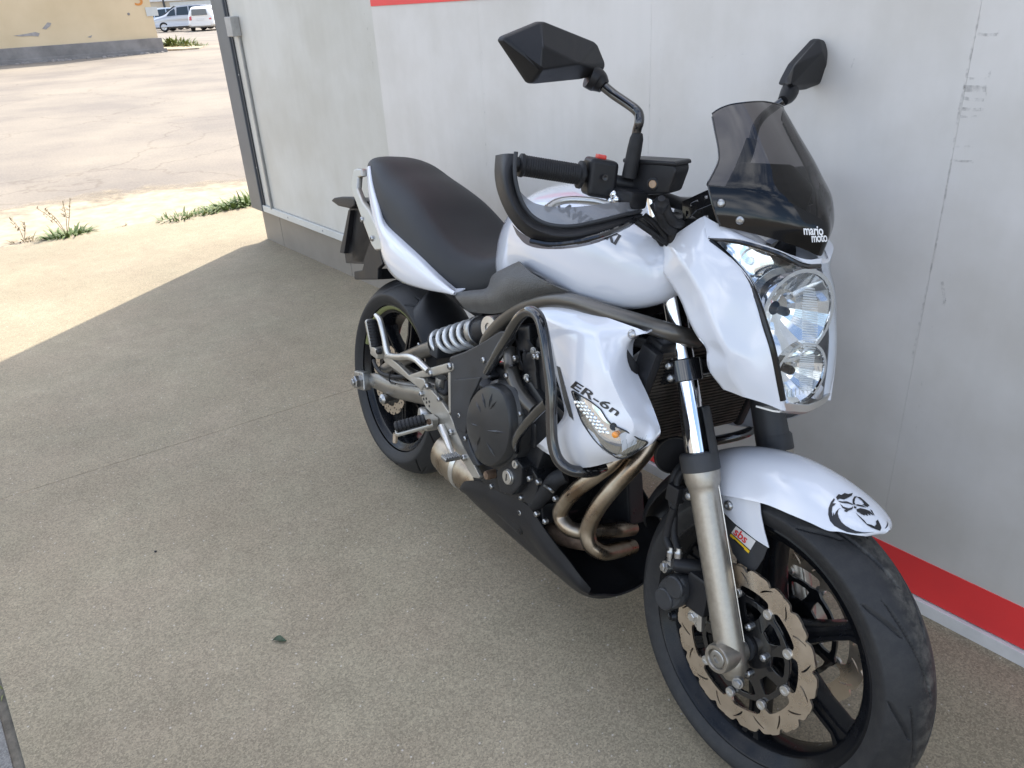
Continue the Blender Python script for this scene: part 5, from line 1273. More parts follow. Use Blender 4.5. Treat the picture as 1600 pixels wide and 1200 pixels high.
part('position_reflector', lathe(pos + V((-.012, 0, 0)), (.8, -.5, .1), [(-.02, .006), (-.012, .016), (.0, .024)], 28, cap=False), 'reflector', hl, sharp=180)
part('position_bulb', lathe(pos + V((-.022, 0, 0)), (.8, -.5, .1), [(0, .006), (.012, .0065), (.017, .004), (.018, 0)], 16), 'lens', hl)
for k in range(14):
    for j in range(7):
        a, b = 585 + j * 12, 165 + k * 10 + j * 2
        if b < 165 + j * 9 or b > 300 - j * 8: continue
        part('lens_prism', rbox(P(Z6(a, b), y=-.080 + j * .003) + V((-.006, 0, 0)), (.0014, .0026, .0026), .0006), 'lens', hl)
for k in range(26):   # vertical fluting on the far side of the main lens
    t = k / 25; b = 330 + t * 290
    q = [P(Z6(768 - 10 * math.sin(t * 3.14) + 0, b), y=-.034), P(Z6(800, b + 3), y=-.026), P(Z6(832 - 16 * abs(2 * t - 1) ** 3, b + 6), y=-.016)]
    part('lens_flute', tube(q, .0015, 6, 2), 'flute', hl)
for k in range(18):
    t = k / 17; b = 640 + t * 165
    q = [P(Z6(752 - 8 * math.sin(t * 3.14), b), y=-.034), P(Z6(782, b + 3), y=-.026), P(Z6(818 - t * 14, b + 6), y=-.016)]
    part('lens_flute', tube(q, .0014, 6, 2), 'flute', hl)
for k in range(9):
    t = k / 8; q = [P(Z6(640 + t * 150, 840 - t * 26 + d_), y=-.03 + t * .03) + V((.006, 0, 0)) for d_ in (-34, -16, 0)]
    part('lens_flute', tube(q, .0011, 6, 2), 'flute', hl)
chin = [P(Z6(a, b), y=y) for a, b, y in ((672, 868, -.062), (720, 872, -.040), (790, 874, 0))]
chin = chin + [V((q.x, -q.y, q.z)) for q in reversed(chin[:-1])]
part('cowl_chin', surf([chin, [q + V((-.004, 0, -.016)) for q in chin], [q + V((-.05, 0, -.024)) for q in chin]], 4, 3, th=.003), 'alu', hl)
# cowl interior so that nothing shows through from behind
inn = []
for r in CR: inn.append([V((min(q.x, 1.30) - .02, q.y * .86, q.z)) for q in r])
part('cowl_lining', surf([[r[0], r[1], V((r[1].x - .005, r[1].y * .6, r[1].z)), V((r[1].x - .01, 0, r[1].z)), V((r[1].x - .005, -r[1].y * .6, r[1].z)), V((r[1].x, -r[1].y, r[1].z)), V((r[0].x, -r[0].y, r[0].z))] for r in inn], 3, 3), 'plastic', hl)

# ---------------------------------------------------------------- windscreen
wsr = [[(352, 398, -.088), None, V((1.165, 0, 1.212))], [(357, 450, -.092), None, V((1.183, 0, 1.198))], [(372, 530, -.098), None, V((1.206, 0, 1.176))], [(386, 600, -.104), None, V((1.228, 0, 1.154))], [(388, 665, -.112), None, V((1.250, 0, 1.132))], [(360, 730, -.126), None, V((1.275, 0, 1.106))], [(334, 780, -.138), None, V((1.296, 0, 1.084))]]
def ws_row(e, c, k=5, b=.030):
    half = []
    for i in range(k + 1):
        t = i / k; half.append(e.lerp(c, t) + V((b * math.sin(math.pi * t) * (1 - .35 * t), 0, .004 * math.sin(math.pi * t))))
    return half + [V((q.x, -q.y, q.z)) for q in reversed(half[:-1])]
WS = [ws_row(P(Z5(r[0][0], r[0][1]), y=r[0][2]), r[2], b=.024 + .002 * i) for i, r in enumerate(wsr)]
# lower row of the clear part slopes forward to the nose
low_e = [(338, 800, -.139), (352, 860, -.138), (372, 930, -.134), (396, 990, -.126)]
low_c = [V((1.314, 0, 1.064)), V((1.328, 0, 1.046)), V((1.337, 0, 1.022)), V((1.333, 0, .988))]
LB = [ws_row(P(Z5(e[0], e[1]), y=e[2]), c, b=.034 - .004 * i) for i, (e, c) in enumerate(zip(low_e, low_c))]
# smoked sheet above, black base below: the border falls towards the nose
full = WS + LB
ncol = len(full[0]); nd = 8
cols = [spline([r[j] for r in full], nd) for j in range(ncol)]
cols = [spline([c[i] for c in cols], 4) for i in range(len(cols[0]))]      # rows of dense columns
nR, nC = len(cols), len(cols[0])
def at_t(j, t):
    f = t * (nR - 1); i = min(int(f), nR - 2); return cols[i][j].lerp(cols[i + 1][j], f - i)
def tb(j):
    s_ = abs(2 * j / (nC - 1) - 1); return .615 + .21 * (1 - s_) ** 1.1
def t_top(j):
    s_ = abs(2 * j / (nC - 1) - 1); return .075 * max(0, (s_ - .62) / .38) ** 3.2
def sheet(f0, f1, n):
    g = Geo()
    for i in range(n + 1):
        for j in range(nC): a0, a1 = f0(j), f1(j); g.v.append(tuple(at_t(j, a0 + (a1 - a0) * i / n)))
    g.f = [(i * nC + j, i * nC + j + 1, (i + 1) * nC + j + 1, (i + 1) * nC + j) for i in range(n) for j in range(nC - 1)]; return g
wscr = part('windscreen', sheet(t_top, tb, 30), 'smoke', sharp=180, label='smoked acrylic windscreen')
wbase = part('windscreen_base', sheet(tb, lambda j: 1., 16), 'screen_black', wscr, sharp=180, label='gloss black lower screen')
tree_w = bvh_of(wscr, wbase)
e_pts = [P(Z5(r[0][0], r[0][1]), y=r[0][2]) for r in wsr[1:]] + [P(Z5(*e[:2]), y=e[2]) for e in low_e]
for sgn in (1, -1): part('screen_edge', tube([V((q.x, q.y * sgn, q.z)) for q in e_pts], .0017, 6, 4), 'gloss', wscr)
part('screen_edge', tube([at_t(j, t_top(j)) for j in range(nC)], .0013, 6, 1, smooth=False), 'gloss', wscr)
for q in ((400, 877), (494, 960)):
    d = (BIKE_ROT.transposed() @ wray(*Z5(*q))).normalized(); h = tree_w.ray_cast(CL, d)
    if h[0] is not None:
        nn = h[1] if h[1].dot(d) < 0 else -h[1]; bolt('screen_bolt', h[0] + nn * .001, nn, .0072, wscr)
wrap_print('dealer_name', text2d('mario', 1., .022, 0, .95), px_affine(Z5(806, 1030), (13.8, 0.4), (-2.2, -20)), (wscr, wbase), 'white_print', wscr, .0012)
wrap_print('dealer_name', text2d('moto', 1., .022, 0, .92), px_affine(Z5(846, 1067), (11.8, -.4), (-2.2, -20)), (wscr, wbase), 'white_print', wscr, .0012)
# instrument pod and stay behind the screen
part('instrument_pod', bevel_geo(slab([V((1.16, -.075, 1.045)), V((1.24, -.075, 1.02)), V((1.25, -.075, 1.085)), V((1.19, -.075, 1.12))], (0, .15, 0)), .012, 3), 'plastic')
lp = [[(208, 868), (330, 812), (345, 850), (352, 880), (275, 912), (248, 940), (212, 966)], [(240, 880), (285, 858), (288, 868), (250, 892)], [(310, 846), (332, 836), (334, 852), (318, 858)], [(226, 912), (240, 916), (238, 938), (226, 944)]]
gl = fill2d([[(a / 100, -b / 100) for a, b in l_] for l_ in lp], .02)
gl.v = [tuple(P(Z5(x * 100, -y * 100), y=-.135) + V((0, .004 * (1 if z > 0 else 0), 0))) for x, y, z in gl.v]
both('screen_stay', gl, 'gloss')

# ---------------------------------------------------------------- handlebar, controls, guards, mirrors
bl = [V((1.000, -.375, 1.079)), V((1.020, -.320, 1.075)), V((1.045, -.262, 1.070)), V((1.085, -.190, 1.060)), V((1.098, -.120, 1.040)), V((1.085, -.060, 1.030)), V((1.083, 0, 1.028))]
bl = bl + [V((q.x, -q.y, q.z)) for q in reversed(bl[:-1])]
hb_ = part('handlebar', tube(bl, .0112, 16, 5), 'plastic', label='black handlebar')
part('bar_clamp', rbox(V((1.080, 0, 1.015)), (.05, .12, .05), .008), 'engine', hb_)
for s in (-1, 1):
    ga_, gb_ = V((1.001, s * .372, 1.079)), V((1.041, s * .270, 1.0705)); d = (gb_ - ga_).normalized(); Lg = (gb_ - ga_).length
    pr = [(0, .0150), (.002, .0185), (.007, .0190), (.010, .0168)]
    nr = 22
    for k in range(nr):
        h0 = .012 + (Lg - .022) * k / nr; pr += [(h0, .0172), (h0 + .0012, .0163)]
    pr += [(Lg - .008, .0172), (Lg - .006, .0225), (Lg - .001, .0228), (Lg, .016)]
    part('grip', lathe(ga_, d, pr, 26), 'rubber', hb_, sharp=30)
    part('bar_end', lathe(ga_ - d * .030, d, [(0, .010), (.003, .0125), (.026, .0125), (.030, .012)], 22), 'plastic', hb_)
    sc0 = V((1.053, s * .242, 1.066)); R3 = Matrix((d if s < 0 else -d, V((0, 0, 1)).cross(d if s < 0 else -d).normalized(), V((0, 0, 1)))).transposed()
    sw_ = part('switch_housing', rbox(sc0 + V((0, 0, .002)), (.050, .046, .062), .008, R3, 3), 'plastic', hb_)
    if s < 0:
        part('kill_switch', rbox(sc0 + V((.002, -.004, .036)), (.016, .014, .008), .002, R3), 'red', sw_)
        part('switch_screw', lathe(sc0 + V((.028, -.012, .006)), (.85, -.5, 0), [(0, .005), (.0012, .005), (.0012, .003), (0, 0)], 14), 'black_print', sw_)
        part('throttle_cable', tube([sc0 + V((.02, .01, -.03)), V((1.115, -.20, 1.005)), V((1.135, -.13, .965)), V((1.10, -.07, .93))], .0055, 8, 6), 'rubber', sw_)
    if s < 0: part('mirror_boot', lathe(V((1.093, s * .213, 1.075)), (.08, 0, 1), [(0, .0125), (.045, .0120), (.062, .0110), (.070, .0085), (.072, .005)], 20), 'rubber', hb_)
# brake fluid reservoir (near side) and clutch perch
rp = [P(Z4(a, b), y=-.200) for a, b in ((640, 700), (690, 690), (885, 712), (888, 745), (868, 800), (850, 850), (720, 858), (632, 838))]
rv = part('fluid_reservoir', slab(rp, (-.018, .050, .004), .005, 3), 'plastic', label='black brake fluid reservoir')
part('reservoir_lid', slab([q + V((.001, -.003, .003)) for q in [P(Z4(a, b), y=-.201) for a, b in ((640, 690), (885, 706), (890, 728), (640, 712))]], (-.020, .058, .004), .003), 'plastic', rv)
gc = P(Z4(781, 803), y=-.2015)
part('sight_glass', lathe(gc, (.45, -.9, .05), [(-.008, .0098), (.003, .0098), (.004, .0085), (.004, .0072), (.002, .0068), (.002, 0)], 24), 'plastic', rv)
part('sight_glass_pane', lathe(gc, (.45, -.9, .05), [(.0022, .0066), (.0028, .0060), (.003, 0)], 20), 'brass', rv)
part('lever_perch', rbox(P(Z4(670, 870), y=-.215), (.05, .04, .03), .007), 'plastic', rv)
for q in ((600, 853), (585, 885), (612, 880)):
    part('perch_bolt', lathe(P(Z4(*q), y=-.236), (.3, -.8, .3), [(-.01, .007), (.004, .0075), (.008, .006), (.010, .003), (.010, 0)], 14), 'chrome', rv)
part('brake_lever', tube([P(Z4(a, b), y=y) for a, b, y in ((610, 890, -.225), (565, 900, -.245), (500, 884, -.268), (400, 877, -.300), (330, 888, -.325), (285, 918, -.345))], [.009, .0075, .0065, .0062, .0062, .007], 12, 5), 'alu', rv)
part('banjo', lathe(P(Z4(820, 895), y=-.195), (.4, -.5, .6), [(-.012, .011), (.006, .012), (.010, .008), (.014, .006)], 16), 'plastic', rv)
for k, pts_ in enumerate(([(790, 890, -.19), (815, 940, -.185), (840, 990, -.17), (870, 1020, -.15)], [(830, 880, -.19), (850, 940, -.18), (880, 980, -.165), (910, 990, -.14)], [(740, 950, -.18), (790, 990, -.17), (830, 1040, -.155), (850, 1080, -.14)], [(730, 960, -.16), (780, 1020, -.155), (815, 1070, -.145), (835, 1100, -.13)])):
    part('control_cable', tube(PL(Z4, pts_), (.010, .008, .0055, .0055)[k], 10, 5), 'rubber')
part('bar_riser_cover', rbox(P(Z4(880, 1010), y=-.12), (.06, .06, .05), .012), 'plastic')

# hand guards: rows run from the outer edge of the band to its inner edge
up_e = [(136, 660, -.405), (130, 740, -.408), (138, 815, -.408), (165, 898, -.402), (213, 962, -.390), (290, 1000, -.372), (398, 1008, -.342), (520, 984, -.300), (640, 954, -.250), (715, 938, -.206)]
mi_e = [(86, 660, -.410), (84, 750, -.424), (98, 838, -.428), (136, 922, -.424), (192, 992, -.412), (280, 1034, -.392), (395, 1044, -.362), (520, 1018, -.318), (640, 984, -.264), (732, 945, -.204)]
lo_e = [(42, 668, -.404), (38, 760, -.414), (55, 850, -.418), (100, 950, -.414), (165, 1030, -.402), (262, 1078, -.382), (395, 1084, -.352), (530, 1056, -.310), (652, 1014, -.258), (726, 962, -.204)]
HG = [PL(Z4, r) for r in (up_e, mi_e, lo_e)]
ghg = surf(HG, 4, 6, th=-.006)
gleft = ghg.mirror(); gleft.move(Matrix.Translation((-.02, -.034, 0)))
hgs = (part('hand_guard', ghg, 'plastic', sharp=60), part('hand_guard', gleft, 'plastic', sharp=60))
bead = tube([q + V((.004, -.002, .003)) for q in HG[0]], .0034, 8, 4); part('guard_bead', bead, 'gplastic', hgs[0])
df_t = [(112, 768, -.402), (150, 828, -.400), (205, 880, -.392), (262, 902, -.380), (340, 912, -.358), (440, 908, -.325), (560, 893, -.282), (650, 888, -.245), (708, 898, -.210), (732, 925, -.198)]
df_b = [(132, 790, -.410), (165, 895, -.404), (215, 956, -.392), (285, 992, -.376), (372, 1004, -.352), (465, 992, -.322), (575, 966, -.280), (655, 948, -.245), (705, 945, -.210), (733, 930, -.198)]
gd = surf([PL(Z4, [(a, b - 0, y) for a, b, y in df_t]), PL(Z4, df_b)], 4, 5)
for g_, par in ((gd, hgs[0]),): part('guard_deflector', g_, 'smoke2', par, sharp=180)
dg_t = [(120, 990, -.412), (170, 1035, -.402), (262, 1080, -.382), (395, 1086, -.352), (530, 1057, -.310), (640, 1010, -.262)]
dg_b = [(142, 1040, -.398), (185, 1085, -.392), (262, 1106, -.374), (390, 1104, -.346), (525, 1076, -.305), (640, 1020, -.260)]
gd2 = surf([PL(Z4, dg_t), PL(Z4, dg_b)], 4, 5)
for g_, par in ((gd2, hgs[0]),): part('guard_deflector', g_, 'smoke', par, sharp=180)
ga2 = [(205, 1062, -.394), (300, 1078, -.378), (420, 1066, -.350), (540, 1036, -.310), (640, 995, -.264), (690, 962, -.232)]
part('guard_groove', tube([q + V((.006, -.003, -.001)) for q in PL(Z4, ga2)], .0045, 8, 5), 'gloss', hgs[0])
wrap_print('guard_name', text2d('ACERBIS', 1., .008, .25, 1.1), px_affine(Z4(492, 1054), (6.2, -1.9), (1.2, -7.5)), hgs[0], 'silver_print', hgs[0], .0035)

def mirror_shell(out_px, ridge, x0, x1, zz, nm, lab, sgn):
    ol = [P(zz(a, b), x=x0) for a, b in out_px]; n = len(ol)
    cen_ = sum(ol, V()) / n
    back = [q + (cen_ - q) * .03 + V((.010, 0, 0)) for q in ol]
    fr = [q + V((-.006, 0, 0)) + (cen_ - q) * .02 for q in ol]
    g = Geo(); g.v = [tuple(q) for q in fr] + [tuple(q) for q in back]
    g.f = [tuple(range(n))] + [(i, (i + 1) % n, n + (i + 1) % n, n + i) for i in range(n)]
    rp_ = [P(zz(a, b), x=x1) for a, b in ridge]; o_ = len(g.v); g.v += [tuple(q) for q in rp_]
    return g, n, o_, ol
mo = [(50, 128), (62, 108), (232, 38), (252, 36), (490, 132), (508, 146), (542, 228), (546, 252), (528, 285), (486, 300), (430, 313), (205, 336), (186, 330)]
g, n, o_, ol = mirror_shell(mo, [(258, 268), (262, 150), (440, 240)], .985, 1.030, Z4, 'mirror', '', -1)
B_ = lambda i: n + i % n
H_, K_, J_ = o_, o_ + 1, o_ + 2
g.f += [(B_(12), B_(0), H_), (B_(0), B_(1), H_), (B_(1), B_(2), K_, H_), (B_(2), B_(3), K_), (B_(3), B_(4), J_, K_), (B_(4), B_(5), J_), (B_(5), B_(6), J_), (B_(6), B_(7), J_), (B_(7), B_(8), J_), (B_(8), B_(9), J_), (B_(9), B_(10), J_), (B_(10), B_(11), H_, J_), (B_(11), B_(12), H_), (K_, J_, H_)]
mir = part('mirror', bevel_geo(g, .0035, 2, 14), 'plastic', sharp=30, label='faceted black mirror nearest the viewer')
gl_ = Geo().add([q + (sum(ol, V()) / n - q) * .06 + V((-.0072, 0, 0)) for q in ol], [tuple(range(n))]); part('mirror_glass', gl_, 'chrome', mir)
kb = P(Z4(478, 296), x=.995); ke = P(Z4(550, 345), x=1.012)
part('mirror_knuckle', tube([kb, P(Z4(520, 318), x=1.002), ke], [.019, .019, .012], 16, 4), 'plastic', mir)
top_ = V((1.099, -.213, 1.146))
stem = [ke, P(Z4(600, 385), x=1.035), P(Z4(660, 425), x=1.066), P(Z4(700, 455), x=1.088), P(Z4(716, 480), x=1.096), P(Z4(716, 515), y=-.216), P(Z4(704, 560), y=-.214), V((1.095, -.213, 1.10))]
part('mirror_stem', tube(stem, [.0085, .0082, .0080, .0080, .0080, .0078, .0075, .0075], 14, 5), 'gloss', mir)
# far mirror: angled a little differently
mo2 = [(688, 292), (700, 262), (738, 190), (850, 68), (866, 60), (905, 74), (926, 110), (935, 150), (934, 205), (926, 264), (900, 278), (800, 318), (770, 322)]
g, n, o_, ol = mirror_shell(mo2, [(742, 300), (760, 200), (900, 130)], .955, .990, Z5, 'mirror', '', 1)
cen2 = o_
g.f += [(B_(i), B_(i + 1), o_ if i in (11, 12, 0, 10) else (o_ + 1 if i in (1, 2) else o_ + 2)) for i in range(n)]
g.f += [(B_(1), o_ + 1, o_), (B_(3), o_ + 2, o_ + 1), (B_(10), o_, o_ + 2), (o_, o_ + 1, o_ + 2)]
mir2 = part('mirror', bevel_geo(g, .003, 2, 14), 'plastic', sharp=30, label='black mirror above the windscreen on the far side')
ka = P(Z5(742, 318), x=.972)
part('mirror_knuckle', tube([ka, P(Z5(728, 345), x=.978), P(Z5(705, 372), x=.985)], [.018, .017, .011], 16, 4), 'plastic', mir2)
stem2 = [P(Z5(705, 372), x=.985), P(Z5(660, 405), y=.27), P(Z5(610, 445), y=.235), P(Z5(575, 495), y=.215), P(Z5(556, 560), y=.205), P(Z5(540, 620), y=.2)]
part('mirror_boot', tube([P(Z5(552, 560), y=.204), P(Z5(530, 630), y=.2), P(Z5(502, 700), y=.198), P(Z5(480, 780), y=.196)], [.0110, .0125, .013, .013], 14, 4), 'rubber', mir2)
part('mirror_stem', tube(stem2, .0085, 14, 5), 'gloss', mir2)
# ================================================================== WEEDS AND LITTER
M['leafgreen'] = mat('weed_green', (.115, .165, .045), .6, var=.4, vscale=60)
M['leafyellow'] = mat('weed_yellow_green', (.17, .19, .05), .65, var=.3, vscale=60)
M['drystalk'] = mat('dry_weed_stalk', (.20, .155, .08), .8, var=.3, vscale=60)
M['darkleaf'] = mat('fallen_leaf_green', (.035, .06, .025), .5, var=.3, vscale=200)
def blade(g, base, direc, length, width, droop, rng):
    d = Vector(direc).normalized(); s = d.cross(Vector((0, 0, 1)));
    if s.length < 1e-3: s = Vector((1, 0, 0))
    s.normalize(); prev = None; base = Vector(base)
    for i in range(4):
        t = i / 3; c = base + d * length * t + Vector((0, 0, -droop * t * t * length)); w = width * (1 - t) ** .7 * (.5 + min(1, t * 3) * .5) + .0004
        a, b = len(g.v), len(g.v) + 1; g.v += [tuple(c - s * w), tuple(c + s * w)]
        if prev is not None: g.f.append((prev, prev + 1, b, a))
        prev = a
def weed(name, base, h, spread, n, m, label, rng, group=None, stalks=0, cat='weed'):
    base = Vector(base); e = empty(name, base); tag(e, label, cat, group); g = Geo()
    for i in range(n):
        a = rng.uniform(0, 6.283); r = spread * rng.random() ** .6
        b = Vector((math.cos(a) * r * .6, math.sin(a) * r, -.004)); up = rng.uniform(.5, 1.6)
        blade(g, b, (math.cos(a + rng.uniform(-.8, .8)), math.sin(a + rng.uniform(-.8, .8)), up), h * rng.uniform(.4, 1.), h * rng.uniform(.035, .09), rng.uniform(.2, .8), rng)
    obj('leaves', g, m, e, fixn=False)
    for i in range(stalks):
        a = rng.uniform(0, 6.283); top = Vector((math.cos(a) * spread * .5, math.sin(a) * spread * rng.uniform(.2, 1.2), h * rng.uniform(1.2, 1.9)))
        st = obj('stalk', tube([(0, 0, 0), top * .5 + Vector((.01, .01, .02)), top], .0022, 5, 3), 'drystalk', e)
        g2 = Geo()
        for q in range(16):
            t = rng.uniform(.45, 1); c = top * t
            aa = rng.uniform(0, 6.28); blade(g2, c, (math.cos(aa), math.sin(aa), rng.uniform(.3, 1.2)), rng.uniform(.02, .05), .005, .2, rng)
        obj('seed_head', g2, 'drystalk', st, fixn=False)
    return e
rw = random.Random(11)
WG = 'weeds along the slab edge'
def gp(u, v): return WP(u, v, z=-.008)
weed('weed', gp(105, 368), .15, .16, 200, 'leafgreen', 'green weed clump with a tall dry flower stalk at the slab edge', rw, WG, stalks=4)
weed('weed', gp(38, 376), .10, .09, 26, 'drystalk', 'small brown wilted weed left of the tall stalked clump', rw, WG, stalks=2)
names = {285: 'leafy weed tuft at the slab edge, left end of the row by the corner post', 318: 'yellowish weed tuft second from left in the row by the corner post', 345: 'green weed tuft in the middle of the row by the corner post', 368: 'bushy green weed tuft fourth in the row by the corner post', 390: 'dense green weed tuft growing at the foot of the corner post'}
for (u, v, hh, sp, nn, mm) in ((285, 341, .12, .20, 150, 'leafgreen'), (318, 334, .12, .14, 90, 'leafyellow'), (345, 328, .14, .18, 140, 'leafgreen'), (368, 323, .17, .18, 150, 'leafgreen'), (390, 318, .20, .16, 170, 'leafgreen')):
    weed('weed', gp(u, v), hh, sp, nn, mm, names[u], rw, WG, stalks=0)
weed('weed', gp(190, 353), .06, .05, 10, 'drystalk', 'tiny dry sprig on the bare stretch of slab edge', rw, WG)
weed('weed', WP(11, 1076, z=-.01), .028, .022, 22, 'leafyellow', 'tiny bright green sprout in the seam at the lower left', rw)
g = Geo(); L0 = WP(437, 1000, z=.004)
n = 9
for i in range(n):
    t = i / (n - 1); w = .009 * math.sin(math.pi * min(1, t * .98 + .02)) + .0006
    for s in (-1, 0, 1): g.v.append((t * .034 - .017, s * w + .004 * math.sin(t * 5), .0015 + .003 * abs(s) + .002 * math.sin(t * 4)))
for i in range(n - 1):
    for j in range(2): g.f.append((i * 3 + j, i * 3 + j + 1, i * 3 + 4 + j, i * 3 + 3 + j))
o = obj('fallen_leaf', g, 'darkleaf'); o.location = (L0.x, L0.y, .0015); o.rotation_euler = (0, 0, R_(55))
tag(o, 'small dark green leaf lying on the concrete', 'leaf')
M['pebble'] = mat('pale_chip', (.5, .48, .45), .8, var=.2)
def chip(u, v, r, label, m='pebble'):
    c = WP(u, v, z=0); g = lathe((0, 0, 0), (0, 0, 1), [(0, r * .7), (r * .25, r), (r * .6, r * .6), (r * .7, 0)], 7); g.v = [(x * 1.4, y * rw.uniform(.8, 1.1), z) for x, y, z in g.v]
    o = obj('stone_chip', g, m, sharp=20); o.location = c; tag(o, label, 'stone')
chip(1028, 774, .009, 'pale stone chip on the concrete beside the timber block')
chip(243, 862, .004, 'tiny dark speck of grit on the concrete left of the leaf', 'rubber')

# ================================================================== BACKGROUND
# yellow rendered building
def stucco():
    m = mat('yellow_render', (.62, .47, .25), .9); n, l, b = nodes_of(m); tc = n.new('ShaderNodeTexCoord')
    nz = n.new('ShaderNodeTexNoise'); nz.inputs['Scale'].default_value = .8; nz.inputs['Detail'].default_value = 7; l.new(tc.outputs['Object'], nz.inputs['Vector'])
    r = n.new('ShaderNodeValToRGB'); e = r.color_ramp.elements; e[0].position = .3; e[0].color = (.60, .46, .28, 1); e[1].position = .65; e[1].color = (.68, .53, .34, 1)
    l.new(nz.outputs['Fac'], r.inputs['Fac']); l.new(r.outputs['Color'], b.inputs['Base Color']); return m
M['stucco'] = stucco()
M['plinth'] = mat('grey_cement_plinth', (.23, .21, .195), .9, var=.22, vscale=2)
M['patch'] = mat('bare_cement_patch', (.34, .31, .29), .9, var=.2, vscale=6)
M['orange_print'] = mat('orange_number_paint', (.60, .23, .05), .8)
M['beige'] = mat('beige_far_wall', (.52, .44, .33), .85, var=.06, vscale=.6)
A = WD(252, 81, 35.0); Bq = WD(0, 100, 34.0)
ydir = (Vector((Bq.x, Bq.y, 0)) - Vector((A.x, A.y, 0))).normalized(); nrm = Vector((-ydir.y, ydir.x, 0))
if nrm.dot(Vector((CAM_POS.x - A.x, CAM_POS.y - A.y, 0))) < 0: nrm = -nrm
yb = empty('building', (A.x, A.y, ground_z(A.x, A.y)))
tag(yb, 'yellow rendered building with grey cement plinth across the yard', 'building')
yb.matrix_world = Matrix.Translation((A.x, A.y, ground_z(A.x, A.y))) @ Matrix((ydir, nrm, (0, 0, 1))).transposed().to_4x4()
# local: x along the face to the left, y towards the camera, z up
obj('wall', box((9, -4, 3.2), (18, 8, 5.5)), 'stucco', yb)
pl = obj('plinth', rbox((8.98, -3.96, .20), (18.16, 8.2, .62), .02), 'plinth', yb, label='grey cement plinth')
obj('ledge', rbox((8.9, .09, -.02), (18.2, .14, .32), .02), 'plinth', pl)
def face_pt(u, v):
    d = wray(u, v); a0 = Vector((A.x, A.y, 0)); t = (a0 - CAM_POS).dot(nrm) / d.dot(nrm); q = CAM_POS + d * t
    return yb.matrix_world.inverted() @ q
def face_poly(name, px, m, lift=.012):
    q = [face_pt(u, v) for u, v in px]; obj(name, Geo().add([(a.x, lift, a.z) for a in q], [tuple(range(len(q)))]), m, yb, fixn=False)
bpy.context.view_layer.update()
face_poly('plaster_patch', [(66, 45), (74, 35), (80, 36), (78, 41), (72, 46)], 'patch')
face_poly('plaster_patch', [(20, 56), (40, 53), (55, 50), (62, 52), (60, 57), (50, 56), (34, 57)], 'patch')
face_poly('plaster_patch', [(136, 58), (144, 55), (142, 59)], 'patch')
g2 = text2d('5', 1.0, .01)
q0 = face_pt(210, 8.5); sc = 1.0
o = obj('painted_number', Geo().add([(q0.x - a * .72 + 0, .014, q0.z + b * .62) for a, b, c in g2.v], [tuple(reversed(fc)) for fc in g2.f]), 'orange_print', yb, fixn=False, label='orange painted number 5')
q0 = face_pt(237, 18)
obj('notice', box((q0.x, .02, q0.z), (.42, .02, .30)), 'trim_white', yb, label='small white notice at the building corner')
q0 = face_pt(201, 22)
obj('wall_hole', lathe((q0.x, .0, q0.z), (0, 1, 0), [(0, .05), (.02, .04), (.02, 0)], 8), 'plinth', yb)
# rubble strip at the foot of the plinth
g = Geo(); rb = random.Random(5)
for i in range(110):
    u = rb.uniform(0, 13); r = rb.uniform(.03, .11)
    g.join(lathe((u, .28 + rb.uniform(-.1, .25), -.02), (0, 0, 1), [(0, r), (r * .5, r * .8), (r * .8, 0)], 6))
gm = g; gm.move(yb.matrix_world)
for i, q in enumerate(gm.v): gm.v[i] = (q[0], q[1], q[2] + 0)
tag(obj('rubble', gm, 'plinth', sharp=20), 'broken plaster rubble along the foot of the yellow building', 'rubble', None, 'stuff')
# raised verge with grass right of the yellow building
v0, v1 = WD(255, 74, 37), WD(330, 78, 36.5)
vz = ground_z(v0.x, v0.y)
q = [WD(253, 77, 36.0), WD(285, 79, 35.4), WD(312, 79, 35.6), WD(320, 76, 37.0), WD(300, 70, 40.0), WD(250, 68, 42.0)]
tag(obj('verge', slab([Vector((a.x, a.y, ground_z(a.x, a.y) + .06)) for a in q], (0, 0, -.4), .02), 'sand'), 'low sandy verge beside the yellow building', None, None, 'structure')
for i, (u, dd, hh, nn) in enumerate(((260, 39.5, .55, 120), (268, 39, .85, 160), (280, 38.6, .75, 150), (292, 38, .5, 100), (305, 37.2, .32, 70))):
    c = WD(u, 72, dd); lab = ('tall grass tuft nearest the yellow building', 'tallest grass tuft on the verge below the silver car', 'bright grass tuft below the white car', 'short grass tuft right of the bright tuft on the verge', 'sparse low grass at the right end of the verge')[i]
    weed('grass_tuft', (c.x, c.y, ground_z(c.x, c.y) + .05), hh, .6, nn, 'leafyellow' if i % 2 else 'leafgreen', lab, rw, 'grass tufts on the verge', cat='grass')
# far beige building
fa, fb = WD(225, 20, 88), WD(420, 20, 88)
fe = empty('building', (fa.x, fa.y, ground_z(fa.x, fa.y)))
fx = (Vector((fb.x, fb.y, 0)) - Vector((fa.x, fa.y, 0))).normalized(); fn = Vector((-fx.y, fx.x, 0)); fn = fn if fn.x < 0 else -fn
fe.matrix_world = Matrix.Translation((fa.x, fa.y, ground_z(fa.x, fa.y))) @ Matrix((fx, fn, (0, 0, 1))).transposed().to_4x4()
tag(fe, 'beige low building behind the parked cars', 'building')
obj('wall', box((7, 2, 2.2), (18, 4, 4.6)), 'beige', fe)
obj('band', rbox((7, -.05, 2.42), (18.1, .2, .22), .01), 'stripe_white', fe)
obj('drainpipe', tube([(1.9, -.12, -.2), (1.9, -.12, 4.2)], .09, 10), 'post_dark', fe)
obj('garage_door', box((4.6, -.02, 1.1), (4.4, .08, 2.2)), 'trim_white', fe)

